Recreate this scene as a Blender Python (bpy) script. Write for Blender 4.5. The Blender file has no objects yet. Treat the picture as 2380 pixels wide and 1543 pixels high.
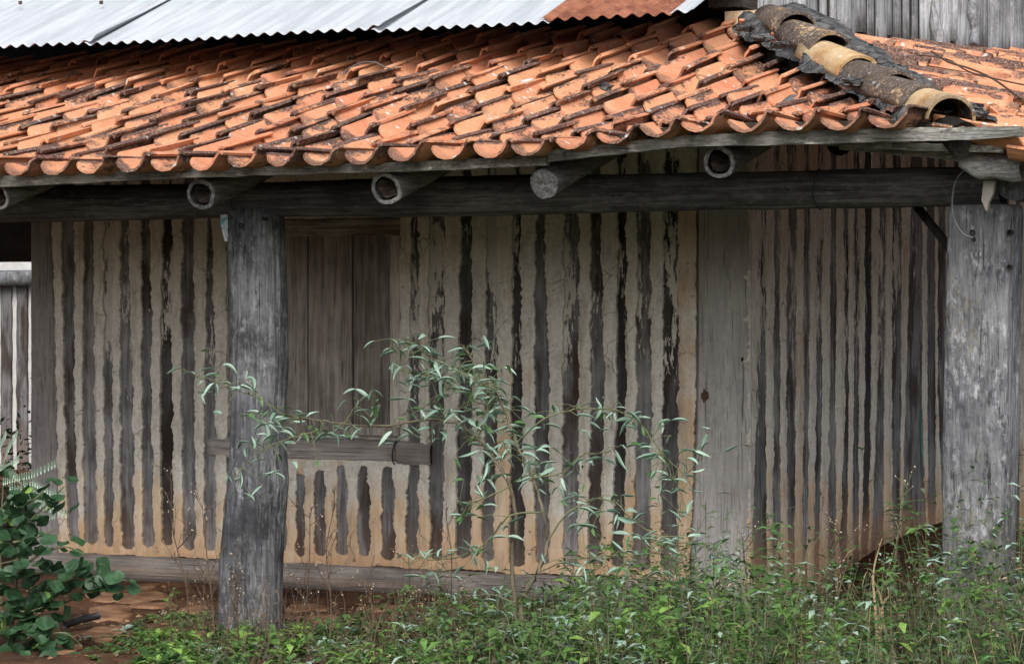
import bpy, math, random
from math import sin, cos, tan, pi, radians, atan2, sqrt
from mathutils import Vector, Matrix, noise
R = random.Random(7)
sc = bpy.context.scene
C = sc.collection
# ------------------------------------------------------------------ camera
TH = radians(24.9); F = 6350.0; CX, CY = 1190.0, 771.5; HOR = 720.0; D0 = 12.72; HC = 1.5
TILT = math.atan((CY - HOR) / F)
cam_d = bpy.data.cameras.new('camera'); cam = bpy.data.objects.new('camera', cam_d); C.objects.link(cam)
fwd = Vector((-sin(TH) * cos(TILT), cos(TH) * cos(TILT), -sin(TILT)))
right = Vector((cos(TH), sin(TH), 0)); up = right.cross(fwd)
CAM = Vector((0, -D0, HC))
Mc = Matrix((right, up, -fwd)).transposed().to_4x4(); Mc.translation = CAM
cam.matrix_world = Mc
cam_d.sensor_width = 36; cam_d.lens = 36 * F / 2380; cam_d.clip_end = 2000; cam_d.clip_start = .1
sc.camera = cam
# ------------------------------------------------------------------ sky, sun, exposure
w = bpy.data.worlds.new('World'); sc.world = w; w.use_nodes = True
wt = w.node_tree; wt.nodes.clear()
sky = wt.nodes.new('ShaderNodeTexSky'); sky.sky_type = 'NISHITA'; sky.sun_disc = False
SUN_EL, SUN_AZ = radians(42), radians(157)      # azimuth clockwise from +Y: light from the front left
sky.sun_elevation = SUN_EL; sky.sun_rotation = SUN_AZ; sky.dust_density = 4; sky.air_density = 1.0
hs = wt.nodes.new('ShaderNodeHueSaturation'); hs.inputs['Saturation'].default_value = .45
bg = wt.nodes.new('ShaderNodeBackground'); bg.inputs['Strength'].default_value = .15
wo = wt.nodes.new('ShaderNodeOutputWorld')
wt.links.new(sky.outputs[0], hs.inputs['Color']); wt.links.new(hs.outputs[0], bg.inputs[0]); wt.links.new(bg.outputs[0], wo.inputs[0])
sd = bpy.data.lights.new('sun', 'SUN'); sun = bpy.data.objects.new('sun', sd); C.objects.link(sun)
sd.energy = 1.5; sd.angle = radians(32); sd.color = (1, .96, .9)
sdir = Vector((sin(SUN_AZ) * cos(SUN_EL), cos(SUN_AZ) * cos(SUN_EL), sin(SUN_EL)))
sun.rotation_euler = sdir.to_track_quat('Z', 'Y').to_euler(); sun.location = (0, -5, 12)
sc.view_settings.view_transform = 'Standard'; sc.view_settings.look = 'None'
sc.view_settings.exposure = 0.66; sc.view_settings.gamma = 1
# ------------------------------------------------------------------ pixel <-> world helpers
def ray(px, py):
    return (fwd + right * ((px - CX) / F) - up * ((py - CY) / F)).normalized()
def onY(px, py, Y):
    d = ray(px, py); t = (Y - CAM.y) / d.y; return CAM + d * t
def onP(px, py, P): return onY(px, py, P - D0)
def onX(px, py, X):
    d = ray(px, py); t = (X - CAM.x) / d.x; return CAM + d * t
def onZ(px, py, Z):
    d = ray(px, py); t = (Z - CAM.z) / d.z; return CAM + d * t
def proj(p):
    v = Vector(p) - CAM; z = v.dot(fwd)
    return (CX + F * v.dot(right) / z, CY - F * v.dot(up) / z, z)
def nz(x, y=0., z=0.): return noise.noise(Vector((x, y, z)))
def fbm(x, y=0., z=0., o=4):
    s = 0; a = 1; f = 1
    for i in range(o):
        s += a * nz(x * f + i * 7.3, y * f, z * f); a *= .5; f *= 2.03
    return s
def lerp(a, b, t): return a + (b - a) * t
def interp(tab, x):
    if x <= tab[0][0]: return tab[0][1]
    for (a, va), (b, vb) in zip(tab, tab[1:]):
        if x <= b: return lerp(va, vb, (x - a) / (b - a))
    return tab[-1][1]
# ------------------------------------------------------------------ objects helpers
WL = {}
def tag(o, label=None, cat=None, group=None, kind=None):
    if label: o['label'] = label
    if cat: o['category'] = cat
    if group: o['group'] = group
    if kind: o['kind'] = kind
    return o
def link(o, parent=None, wloc=None):
    C.objects.link(o)
    if wloc is None: wloc = Vector(o.location)
    WL[o.name] = Vector(wloc)
    if parent is not None:
        o.parent = parent; o.location = Vector(wloc) - WL[parent.name]
    else: o.location = wloc
    return o
def empty(name, loc, label=None, cat=None, group=None):
    o = bpy.data.objects.new(name, None); link(o, None, Vector(loc)); o.empty_display_size = .1
    return tag(o, label, cat, group)
def mesh(name, vs, fs, mats, mi=None, smooth=False):
    me = bpy.data.meshes.new(name); me.from_pydata([tuple(v) for v in vs], [], fs)
    if not isinstance(mats, (list, tuple)): mats = [mats]
    for m in mats: me.materials.append(m)
    if mi: me.polygons.foreach_set('material_index', mi)
    if smooth: me.polygons.foreach_set('use_smooth', [True] * len(me.polygons))
    me.update(); return me
def obj(name, vs, fs, mats, parent=None, mi=None, smooth=False):
    n = len(vs)
    c = Vector((sum(v[0] for v in vs) / n, sum(v[1] for v in vs) / n, min(v[2] for v in vs)))
    me = mesh(name, [Vector(v) - c for v in vs], fs, mats, mi, smooth)
    return link(bpy.data.objects.new(name, me), parent, c)
def place(name, me, M, parent):
    o = bpy.data.objects.new(name, me); C.objects.link(o)
    base = WL[parent.name] if parent is not None else Vector((0, 0, 0))
    M2 = M.copy(); M2.translation = M.translation - base
    if parent is not None: o.parent = parent
    o.matrix_local = M2; WL[o.name] = M.translation.copy()
    return o
class MB:
    def __init__(s): s.v = []; s.f = []; s.m = []
    def add(s, vs, fs, m=0):
        b = len(s.v); s.v += [Vector(v) for v in vs]; s.f += [tuple(i + b for i in f) for f in fs]; s.m += [m] * len(fs)
    def grid(s, rows, m=0, closed=False):
        b = len(s.v); n = len(rows[0])
        for r in rows: s.v += [Vector(p) for p in r]
        for i in range(len(rows) - 1):
            for j in range(n if closed else n - 1):
                k = (j + 1) % n
                s.f.append((b + i * n + j, b + i * n + k, b + (i + 1) * n + k, b + (i + 1) * n + j)); s.m.append(m)
    def box(s, lo, hi, m=0):
        x0, y0, z0 = lo; x1, y1, z1 = hi
        s.add([(x0,y0,z0),(x1,y0,z0),(x1,y1,z0),(x0,y1,z0),(x0,y0,z1),(x1,y0,z1),(x1,y1,z1),(x0,y1,z1)],
              [(0,3,2,1),(4,5,6,7),(0,1,5,4),(1,2,6,5),(2,3,7,6),(3,0,4,7)], m)
    def tube(s, pts, rad, n=6, m=0, cap=True, wob=0., seed=0.):
        pts = [Vector(p) for p in pts]; rows = []
        for i, p in enumerate(pts):
            d = (pts[min(i + 1, len(pts) - 1)] - pts[max(i - 1, 0)]).normalized()
            a = d.cross(Vector((0, 0, 1)) if abs(d.z) < .9 else Vector((1, 0, 0))).normalized(); b = a.cross(d)
            r = rad[i] if isinstance(rad, (list, tuple)) else rad
            row = []
            for k in range(n):
                t = 2 * pi * k / n
                rr = r * (1 + wob * fbm(cos(t) * 1.3 + seed, sin(t) * 1.3 + seed * .7, i * .35 + seed))
                row.append(p + a * cos(t) * rr + b * sin(t) * rr)
            rows.append(row)
        b0 = len(s.v); s.grid(rows, m, True)
        if cap:
            L = len(rows)
            s.f.append(tuple(b0 + k for k in range(n))); s.m.append(m)
            s.f.append(tuple(b0 + (L - 1) * n + k for k in reversed(range(n)))); s.m.append(m)
    def build(s, name, mats, parent=None, smooth=False):
        return obj(name, s.v, s.f, mats, parent, s.m if isinstance(mats, (list, tuple)) else None, smooth)
# ------------------------------------------------------------------ material DSL
class NT:
    def __init__(s, name):
        s.mat = bpy.data.materials.new(name); s.mat.use_nodes = True; s.t = s.mat.node_tree; s.t.nodes.clear()
        s.out = s.n('ShaderNodeOutputMaterial')
    def n(s, t, **k):
        o = s.t.nodes.new(t)
        for a, b in k.items(): setattr(o, a, b)
        return o
    def l(s, a, b):
        if hasattr(a, 'is_output') or isinstance(a, bpy.types.NodeSocket): s.t.links.new(a, b)
        else: b.default_value = a if not (isinstance(a, tuple) and len(a) == 3 and b.type == 'RGBA') else (*a, 1)
    def pos(s): return s.n('ShaderNodeNewGeometry').outputs['Position']
    def obj(s): return s.n('ShaderNodeTexCoord').outputs['Object']
    def info(s, k): return s.n('ShaderNodeObjectInfo').outputs[k]
    def vec(s, op, a, b):
        v = s.n('ShaderNodeVectorMath', operation=op); s.l(a, v.inputs[0]); s.l(b, v.inputs[1]); return v.outputs[0]
    def off(s, v, k=17.):
        c = s.n('ShaderNodeCombineXYZ'); r = s.math('MULTIPLY', s.info('Random'), k)
        for i in range(3): s.l(r, c.inputs[i])
        return s.vec('ADD', v, c.outputs[0])
    def scale(s, v, sx, sy, sz): return s.vec('MULTIPLY', v, (sx, sy, sz))
    def noise(s, v, sc_=5., det=4., rough=.55, dist=0.):
        o = s.n('ShaderNodeTexNoise'); s.l(v, o.inputs['Vector']); o.inputs['Scale'].default_value = sc_
        o.inputs['Detail'].default_value = det; o.inputs['Roughness'].default_value = rough; o.inputs['Distortion'].default_value = dist
        return o.outputs['Fac']
    def voro(s, v, sc_, feat='DISTANCE_TO_EDGE'):
        o = s.n('ShaderNodeTexVoronoi', feature=feat); s.l(v, o.inputs['Vector']); o.inputs['Scale'].default_value = sc_
        return o.outputs['Distance']
    def math(s, op, a, b=0., c=None):
        o = s.n('ShaderNodeMath', operation=op); s.l(a, o.inputs[0]); s.l(b, o.inputs[1])
        if c is not None: s.l(c, o.inputs[2])
        return o.outputs[0]
    def step(s, v, lo, hi):
        o = s.n('ShaderNodeMapRange', interpolation_type='SMOOTHSTEP'); s.l(v, o.inputs[0])
        s.l(lo, o.inputs[1]); s.l(hi, o.inputs[2]); return o.outputs[0]
    def mix(s, f, a, b, mode='MIX'):
        o = s.n('ShaderNodeMix', data_type='RGBA', blend_type=mode); s.l(f, o.inputs[0]); s.l(a, o.inputs[6]); s.l(b, o.inputs[7]); return o.outputs[2]
    def sep(s, v):
        o = s.n('ShaderNodeSeparateXYZ'); s.l(v, o.inputs[0]); return o.outputs
    def bump(s, h, st=.4, d=.01, nrm=None):
        o = s.n('ShaderNodeBump'); s.l(h, o.inputs['Height']); o.inputs['Strength'].default_value = st; o.inputs['Distance'].default_value = d
        if nrm is not None: s.l(nrm, o.inputs['Normal'])
        return o.outputs[0]
    def fin(s, col, rough=.85, bump=None, metal=0., spec=.3, sub=None, trans=0.):
        p = s.n('ShaderNodeBsdfPrincipled'); s.l(col, p.inputs['Base Color']); s.l(rough, p.inputs['Roughness'])
        s.l(metal, p.inputs['Metallic']); p.inputs['Specular IOR Level'].default_value = spec
        if bump is not None: s.l(bump, p.inputs['Normal'])
        sh = p.outputs[0]
        if trans:
            t = s.n('ShaderNodeBsdfTranslucent'); s.l(col, t.inputs[0]); m = s.n('ShaderNodeMixShader'); m.inputs[0].default_value = trans
            s.t.links.new(sh, m.inputs[1]); s.t.links.new(t.outputs[0], m.inputs[2]); sh = m.outputs[0]
        s.t.links.new(sh, s.out.inputs[0]); return s.mat

def m_wood(name, dark, light, ax, lichen=None, warm=None, pale=0., black=0., lo=.38, hi=.66, gl=1.6, gx=30., mot=0.):
    """weathered timber, grain running along world axis ax"""
    m = NT(name); p = m.off(m.pos()); st = [gx, gx, gx]; st[ax] = gl
    g = m.scale(p, *st); g1 = m.noise(g, 1.6, 6, .65, .4); st2 = list(st); st2[ax] = gl * .45; g2 = m.noise(m.scale(p, *st2), 4.5, 4, .6, .25)
    b = m.noise(p, 3.2, 5, .6)
    f = m.math('ADD', m.math('MULTIPLY', g1, .6), m.math('MULTIPLY', b, .4))
    col = m.mix(m.step(f, lo, hi), dark, light)
    if mot:
        ms = m.scale(p, *[1. if i != ax else .45 for i in range(3)])
        mm_ = m.math('MULTIPLY', m.step(m.noise(ms, 38, 6, .8), .50, .60), m.step(m.noise(ms, 7, 4, .65), .42, .60))
        col = m.mix(m.math('MULTIPLY', mm_, mot), col, tuple(min(.6, c * 1.75) for c in light))
        dm_ = m.math('MULTIPLY', m.step(m.noise(m.scale(ms, 1.2, 1.2, 1.2), 30, 6, .8), .50, .60), m.step(m.noise(ms, 5, 4, .65), .44, .58))
        col = m.mix(m.math('MULTIPLY', dm_, mot), col, tuple(c * .45 for c in dark))
    crk = m.step(g2, .32, .42); col = m.mix(m.math('MULTIPLY', m.math('SUBTRACT', 1., crk), .9), col, tuple(c * .3 for c in dark))
    if warm:
        col = m.mix(m.math('MULTIPLY', m.step(m.noise(m.scale(p, *[x / 4 for x in st]), .8, 3), .52, .7), .6), col, warm)
    if black:
        col = m.mix(m.math('MULTIPLY', m.step(m.noise(p, 2.6, 6, .75), .46, .66), black), col, (.012, .012, .014))
    if pale:
        fl = m.math('MULTIPLY', m.step(m.noise(m.scale(p, *[x / 9 for x in st]), 16, 4, .75), .57, .66), m.step(b, .42, .58))
        col = m.mix(m.math('MULTIPLY', fl, pale), col, (.42, .43, .43))
    if lichen:
        lf = m.math('MULTIPLY', m.step(m.noise(m.scale(p, 1, 1, .5), 60, 4, .8), .52, .60), m.step(m.noise(p, 3.1, 3), .48, .62))
        col = m.mix(m.math('MULTIPLY', lf, .5), col, lichen)
    h = m.math('ADD', g1, m.math('MULTIPLY', g2, .7))
    k = m.math('ADD', m.math('MULTIPLY', m.info('Random'), .65), .65); kc = m.n('ShaderNodeCombineXYZ')
    for i in range(3): m.l(k, kc.inputs[i])
    col = m.mix(1., col, kc.outputs[0], 'MULTIPLY')
    return m.fin(col, .9, m.bump(h, .9, .012), spec=.2)

W_POST = m_wood('hewn post wood', (.05, .053, .06), (.165, .17, .18), 2, pale=.3, black=.75, gl=2.2, gx=26., mot=.8)
W_POST2 = m_wood('pale hewn post wood', (.06, .064, .073), (.225, .23, .245), 2, lichen=(.20, .18, .11), pale=.2, black=.4, gl=3., gx=24., lo=.32, hi=.70, mot=.8)
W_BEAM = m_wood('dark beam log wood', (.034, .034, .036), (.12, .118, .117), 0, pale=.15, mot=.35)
W_RAFT = m_wood('rafter log wood', (.08, .08, .08), (.22, .22, .218), 1)
W_ENDS = m_wood('cut log end', (.12, .12, .123), (.40, .395, .39), 1, black=.5)
W_BOARD = m_wood('grey eave board', (.12, .12, .11), (.33, .325, .295), 0, pale=.5, black=.6, gl=3., gx=20., mot=.7)
W_LOGX = m_wood('pale weathered log', (.17, .175, .185), (.46, .46, .47), 0, black=.5, mot=.8)
W_PLANK = m_wood('grey plank wall wood', (.20, .21, .23), (.48, .495, .52), 2, black=.3, mot=.5)
W_SHUT = m_wood('brown shutter board', (.16, .145, .13), (.42, .385, .35), 2, pale=.55, warm=(.20, .12, .075))
W_SILL = m_wood('sill log wood', (.22, .20, .185), (.50, .455, .42), 0, warm=(.38, .26, .18))
W_CORN = m_wood('corner post wood', (.25, .24, .238), (.42, .40, .39), 2, black=.12, lo=.3, hi=.75, mot=.3)
W_HOL = m_wood('shade-dark hollow core', (.04, .03, .026), (.17, .135, .12), 1)  # shade inside the hollow log ends, put into the colour
W_DARK = m_wood('shade-dark roof timber', (.018, .016, .015), (.05, .045, .04), 1)  # near-black wood: gloom beneath the roof is painted into its colour

def m_stave():
    m = NT('stave wood with whitewash flakes'); P0 = m.pos(); p = m.off(P0); c = m.sep(m.info('Color')); z = m.sep(P0)[2]
    g = m.scale(p, 30, 30, 1.8); g1 = m.noise(g, 1.5, 6, .65, .3); g2 = m.noise(g, 5, 3, .6); b = m.noise(p, 4, 5, .6)
    f = m.math('ADD', m.math('MULTIPLY', g1, .55), m.math('MULTIPLY', b, .45))
    col = m.mix(m.step(f, .36, .68), (.09, .088, .09), (.34, .337, .35))
    col = m.mix(m.math('MULTIPLY', m.step(m.noise(m.scale(p, 3, 3, .9), 2.0, 4), .50, .62), .75), col, (.045, .026, .017))
    col = m.mix(c[1], col, (.018, .015, .013))
    col = m.mix(m.math('MULTIPLY', m.math('SUBTRACT', 1., m.step(g2, .28, .42)), .7), col, (.015, .014, .014))
    hgt = m.step(z, .75, 1.5)
    thr = m.math('SUBTRACT', .695, m.math('MULTIPLY', m.math('MULTIPLY', c[0], m.math('ADD', m.math('MULTIPLY', hgt, .75), .25)), .255))
    fl = m.noise(m.scale(p, 1, 1, .22), 58, 6, .72, .2); big = m.noise(m.scale(p, 1.6, 1.6, .4), 6, 2, .5)
    fx = m.math('ADD', m.math('MULTIPLY', fl, .5), m.math('MULTIPLY', big, .5))
    mask = m.step(fx, thr, m.math('ADD', thr, .012))
    col = m.mix(mask, col, m.mix(m.step(b, .4, .7), (.52, .50, .45), (.68, .66, .60)))
    mud = m.math('MULTIPLY', m.math('SUBTRACT', 1., m.step(m.math('ADD', z, m.math('MULTIPLY', m.math('SUBTRACT', b, .5), .6)), .12, .5)), m.math('ADD', m.math('MULTIPLY', c[2], .7), .18)); col = m.mix(mud, col, (.34, .20, .125))
    h = m.math('ADD', m.math('MULTIPLY', g1, .6), m.math('MULTIPLY', mask, 1.2))
    return m.fin(col, .92, m.bump(h, .7, .008), spec=.15)
STAVE = m_stave()
def m_plaster():
    m = NT('lime washed mud plaster'); P0 = m.pos(); c = m.sep(m.info('Color')); z = m.sep(P0)[2]; p = m.off(P0, 5)
    b = m.noise(p, 3, 5, .6); s = m.noise(m.scale(p, 14, 14, 1.2), 2, 5, .6); fine = m.noise(p, 60, 4, .6)
    cream = m.mix(m.step(fine, .3, .75), (.56, .54, .485), (.72, .70, .64))
    och = m.mix(m.step(s, .35, .7), (.56, .395, .245), (.68, .545, .40))
    low = m.math('ADD', m.math('SUBTRACT', 1., m.step(z, .05, 1.0)), m.math('MULTIPLY', m.math('SUBTRACT', b, .5), 2.2))
    low = m.math('ADD', low, c[0])
    col = m.mix(m.step(low, .25, .9), cream, och)
    red = m.math('SUBTRACT', 1., m.step(z, .12, .42)); red = m.math('MULTIPLY', red, m.step(b, .3, .6))
    col = m.mix(m.math('MULTIPLY', red, .7), col, (.46, .26, .14))
    st = m.step(m.noise(m.scale(p, 22, 22, .7), 1.4, 4, .6), .55, .72)
    col = m.mix(m.math('MULTIPLY', st, .35), col, (.36, .20, .10))
    col = m.mix(m.math('MULTIPLY', m.step(m.noise(m.scale(p, 1, 1, .35), 13, 6, .75), .44, .66), .5), col, (.26, .225, .175))
    spots = m.step(m.noise(p, 26, 2, .5), .70, .74); col = m.mix(m.math('MULTIPLY', spots, .6), col, (.16, .11, .07))
    nn = m.n('ShaderNodeTexNoise'); m.l(p, nn.inputs['Vector']); nn.inputs['Scale'].default_value = 7.; nn.inputs['Detail'].default_value = 4.
    wv = m.vec('ADD', m.scale(p, 1, 1, 1.5), m.vec('MULTIPLY', nn.outputs['Color'], (.16, .16, .16)))
    dist = m.voro(wv, 2.8)
    crack = m.math('SUBTRACT', 1., m.step(dist, .003, .010)); crack = m.math('MULTIPLY', crack, m.step(m.noise(p, 2.3, 2), .5, .6)); col = m.mix(m.math('MULTIPLY', crack, .6), col, (.08, .06, .045))
    h = m.math('ADD', m.math('MULTIPLY', fine, .5), m.math('MULTIPLY', b, 1.5)); h = m.math('SUBTRACT', h, crack)
    return m.fin(col, .95, m.bump(h, .5, .006), spec=.1)
PLASTER = m_plaster()
def m_tile(name, hip=False):
    m = NT(name); o = m.obj(); p = m.off(o, 31); s = m.sep(o); rnd = m.info('Random'); c = m.sep(m.info('Color'))
    a = m.noise(p, 9, 4, .6); fine = m.noise(p, 70, 5, .7)
    if not hip: base = m.mix(rnd, (.52, .19, .10), (.57, .285, .15))
    else: base = m.mix(m.step(m.noise(p, 5, 3), .45, .6), (.44, .33, .19), (.33, .19, .08))
    base = m.mix(m.math('MULTIPLY', m.step(a, .35, .7), .45), base, (.64, .34, .22) if not hip else (.58, .47, .28))
    base = m.mix(m.math('MULTIPLY', m.step(fine, .45, .70), .55), base, (.27, .115, .07))
    base = m.mix(m.math('MULTIPLY', m.step(m.noise(p, 26, 5, .7), .50, .66), .40), base, (.36, .23, .13))
    # crusts of dark lichen: mostly on the raised roll and at the lower end
    hz = m.step(s[2], .030, .058) if not hip else 1.
    st = m.math('ADD', m.math('MULTIPLY', m.noise(m.scale(p, 1.3, .5, 1.3), 7, 4, .6), .6), m.math('MULTIPLY', m.noise(m.scale(p, 1.5, .7, 1.5), 45, 5, .75), .4))
    lim = m.math('SUBTRACT', .66, m.math('MULTIPLY', c[0], .17)); lim = m.math('SUBTRACT', lim, m.math('MULTIPLY', m.math('MULTIPLY', hz, c[0]), .17))
    dk = m.step(st, lim, m.math('ADD', lim, .09))
    edge = m.math('SUBTRACT', 1., m.step(m.math('ADD', s[1], m.math('MULTIPLY', m.math('SUBTRACT', a, .5), .25)), .03, .09))
    dk = m.math('MAXIMUM', dk, m.math('MULTIPLY', edge, c[1]))
    dcol = m.mix(m.step(m.noise(p, 55, 4, .8), .40, .62), (.022, .017, .018), (.13, .08, .07) if not hip else (.10, .085, .078))
    dcol = m.mix(m.math('MULTIPLY', m.step(m.noise(p, 120, 2, .6), .60, .66), .8), dcol, (.42, .33, .28))
    base = m.mix(m.math('MULTIPLY', dk, .93), base, dcol)
    # grey-green bloom and white lichen spots
    gr = m.math('MULTIPLY', m.step(m.noise(p, 15, 5, .7), .58, .68), .45); base = m.mix(gr, base, (.30, .26, .16))
    v = m.voro(p, 16, 'F1'); wh = m.math('MULTIPLY', m.math('SUBTRACT', 1., m.step(m.math('ADD', v, m.math('MULTIPLY', m.math('SUBTRACT', fine, .5), .35)), .16, .2)), m.step(m.noise(p, 4.5, 2), .44, .50))
    base = m.mix(m.math('MULTIPLY', wh, c[2]), base, (.50, .51, .50))
    h = m.math('ADD', fine, m.math('MULTIPLY', dk, .8))
    return m.fin(base, .88, m.bump(h, .5, .006), spec=.2)
TILE = m_tile('terracotta'); HIP = m_tile('yellow clay ridge', True)
def m_mortar():
    m = NT('blackened mortar'); p = m.pos(); n1 = m.noise(p, 14, 6, .7); f = m.noise(p, 90, 4, .7)
    col = m.mix(m.step(n1, .35, .7), (.03, .031, .034), (.15, .15, .15)); col = m.mix(m.step(f, .62, .7), col, (.28, .29, .29))
    cr = m.math('SUBTRACT', 1., m.step(m.voro(m.vec('ADD', p, m.scale(p, .2, .2, .2)), 7), .008, .03)); col = m.mix(cr, col, (.008, .008, .009))
    return m.fin(col, .95, m.bump(m.math('SUBTRACT', m.math('ADD', n1, f), cr), .6, .01), spec=.15)
MORTAR = m_mortar()
def m_metal(rusty):
    m = NT('rusted sheet' if rusty else 'galvanised sheet'); p = m.pos(); n1 = m.noise(p, 3, 6, .65); f = m.noise(p, 40, 4, .7); s = m.noise(m.scale(p, 12, 1, 1), 1.5, 4)
    g = m.mix(m.step(s, .3, .7), (.35, .375, .41), (.46, .49, .53)); g = m.mix(m.math('MULTIPLY', m.step(f, .55, .7), .3), g, (.58, .60, .63))
    if rusty:
        r = m.mix(m.step(m.noise(p, 9, 6, .7), .35, .65), (.15, .05, .028), (.29, .115, .065)); r = m.mix(m.step(f, .6, .7), r, (.42, .25, .18))
        x = m.sep(p)[0]; e = m.math('ADD', x, m.math('MULTIPLY', m.math('SUBTRACT', n1, .5), .5))
        e = m.math('ADD', e, 0.)
        k = m.step(e, -6.00, -5.72)
        col = m.mix(k, g, r); return m.fin(col, .75, m.bump(f, .25, .004), spec=.3, metal=.1)
    g = m.mix(m.math('MULTIPLY', m.step(m.noise(p, 5.5, 5, .7), .62, .78), .12), g, (.40, .32, .26))
    return m.fin(g, .55, m.bump(f, .12, .003), metal=.15, spec=.5)
METAL = m_metal(False); RUST = m_metal(True)
def m_earth():
    m = NT('red brown earth'); p = m.pos(); a = m.noise(p, 2.2, 6, .6); b = m.noise(p, 22, 5, .7); f = m.noise(p, 130, 3, .7)
    col = m.mix(m.step(a, .35, .65), (.045, .024, .016), (.15, .078, .046)); col = m.mix(m.math('MULTIPLY', m.step(b, .5, .7), .5), col, (.20, .115, .07))
    col = m.mix(m.step(f, .68, .72), col, (.33, .22, .14))
    far = m.step(m.noise(p, .5, 3), .4, .6)
    y = m.sep(p)[1]; gm = m.math('MULTIPLY', m.math('SUBTRACT', 1., m.step(y, -6, -4)), far); col = m.mix(gm, col, (.05, .075, .02))
    return m.fin(col, .95, m.bump(m.math('ADD', b, m.math('MULTIPLY', f, .4)), 1., .035), spec=.1)
EARTH = m_earth()
def m_stone():
    m = NT('ochre flat stone'); p = m.pos(); a = m.noise(p, 8, 6, .6); f = m.noise(p, 60, 4, .7)
    col = m.mix(m.step(a, .35, .65), (.15, .08, .048), (.30, .175, .105)); col = m.mix(m.math('MULTIPLY', m.step(f, .5, .7), .4), col, (.17, .08, .045))
    return m.fin(col, .93, m.bump(m.math('ADD', a, f), .8, .012), spec=.1)
STONE = m_stone()
def m_plain(name, c1, c2, rough=.7, trans=0., spec=.4, sc_=14, bump_=.2):
    m = NT(name); p = m.off(m.pos()); a = m.noise(p, sc_, 4, .6); r = m.info('Random')
    col = m.mix(m.math('ADD', m.math('MULTIPLY', m.step(a, .35, .65), .6), m.math('MULTIPLY', r, .4)), c1, c2)
    return m.fin(col, rough, m.bump(a, bump_, .004), spec=spec, trans=trans)
L_GLAUC = m_plain('glaucous leaf', (.15, .25, .18), (.32, .45, .37), .42, .15, .55, 9)
L_GLAUC2 = m_plain('green leaf', (.05, .12, .035), (.10, .20, .07), .45, .2, .5, 9)
L_ROUND = m_plain('dark round leaf', (.012, .038, .017), (.045, .105, .045), .5, .15, .35, 40)
L_LIGHT = m_plain('young leaf', (.17, .30, .065), (.25, .40, .10), .5, .25, .4, 9)
L_FROND = m_plain('pale frond leaf', (.22, .33, .25), (.34, .46, .36), .5, .15, .4)
L_WEED = m_plain('weed leaf', (.03, .075, .02), (.08, .16, .045), .5, .25, .35)
L_WEED2 = m_plain('bright weed leaf', (.09, .19, .045), (.15, .28, .07), .5, .3, .35)
L_WEED3 = m_plain('dull weed leaf', (.05, .075, .04), (.12, .15, .085), .6, .2, .3)
L_DRY = m_plain('dry straw', (.26, .19, .10), (.44, .36, .22), .8, .15, .2)
S_STEM = m_plain('shrub stem', (.09, .075, .05), (.16, .14, .10), .8, 0, .2)
S_GREEN = m_plain('green twig', (.075, .085, .045), (.15, .16, .085), .7, 0, .3)
S_BROWN = m_plain('dry brown stalk', (.055, .038, .028), (.12, .085, .06), .85, 0, .2)
BUD = m_plain('dry seed head', (.34, .27, .19), (.5, .42, .32), .85, 0, .2)
BLACK = m_plain('black hose', (.008, .008, .009), (.02, .02, .022), .5)
WIRE = m_plain('grey wire', (.06, .063, .067), (.13, .135, .14), .5)
def m_bag():
    m = NT('thin plastic'); p = m.obj(); a = m.noise(p, 22, 3, .6, .6); z = m.sep(p)[2]
    col = m.mix(m.math('MULTIPLY', m.step(a, .48, .6), m.step(z, .04, .06)), (.55, .60, .66), (.03, .30, .38))
    return m.fin(col, .35, m.bump(a, .4, .01), spec=.5, trans=.2)
BAG = m_bag()
CONC = m_plain('pale plaster sliver', (.20, .19, .17), (.30, .29, .26), .9, 0, .2)

# ------------------------------------------------------------------ ground
def ground_z(x, y):
    near = math.exp(-((x + 6) / 9) ** 2 - ((y + 2) / 6) ** 2)
    z = near * (.018 * fbm(x * .9, y * .9) + .010 * fbm(x * 4, y * 4, 3, 3))
    if y > -.12 : z += 0
    return z
gx = sorted(set([-900, -400, -200, -100, -50, -30, -20, -15] + [-12 + i * .11 for i in range(110)] + [1, 2, 4, 8, 15, 30, 60, 120, 300, 600]))
gy = sorted(set([-300, -150, -80, -40, -25, -18, -12, -9, -7] + [-5.5 + i * .1 for i in range(60)] + [1, 2, 3, 4, 6, 8, 12, 20, 40, 80, 160, 320, 600]))
g = MB(); g.grid([[(x, y, ground_z(x, y)) for x in gx] for y in gy])
ground = g.build('ground', EARTH, None, True); tag(ground, kind='structure')
ground['label'] = 'red brown bare earth in front of and under the veranda'
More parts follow.
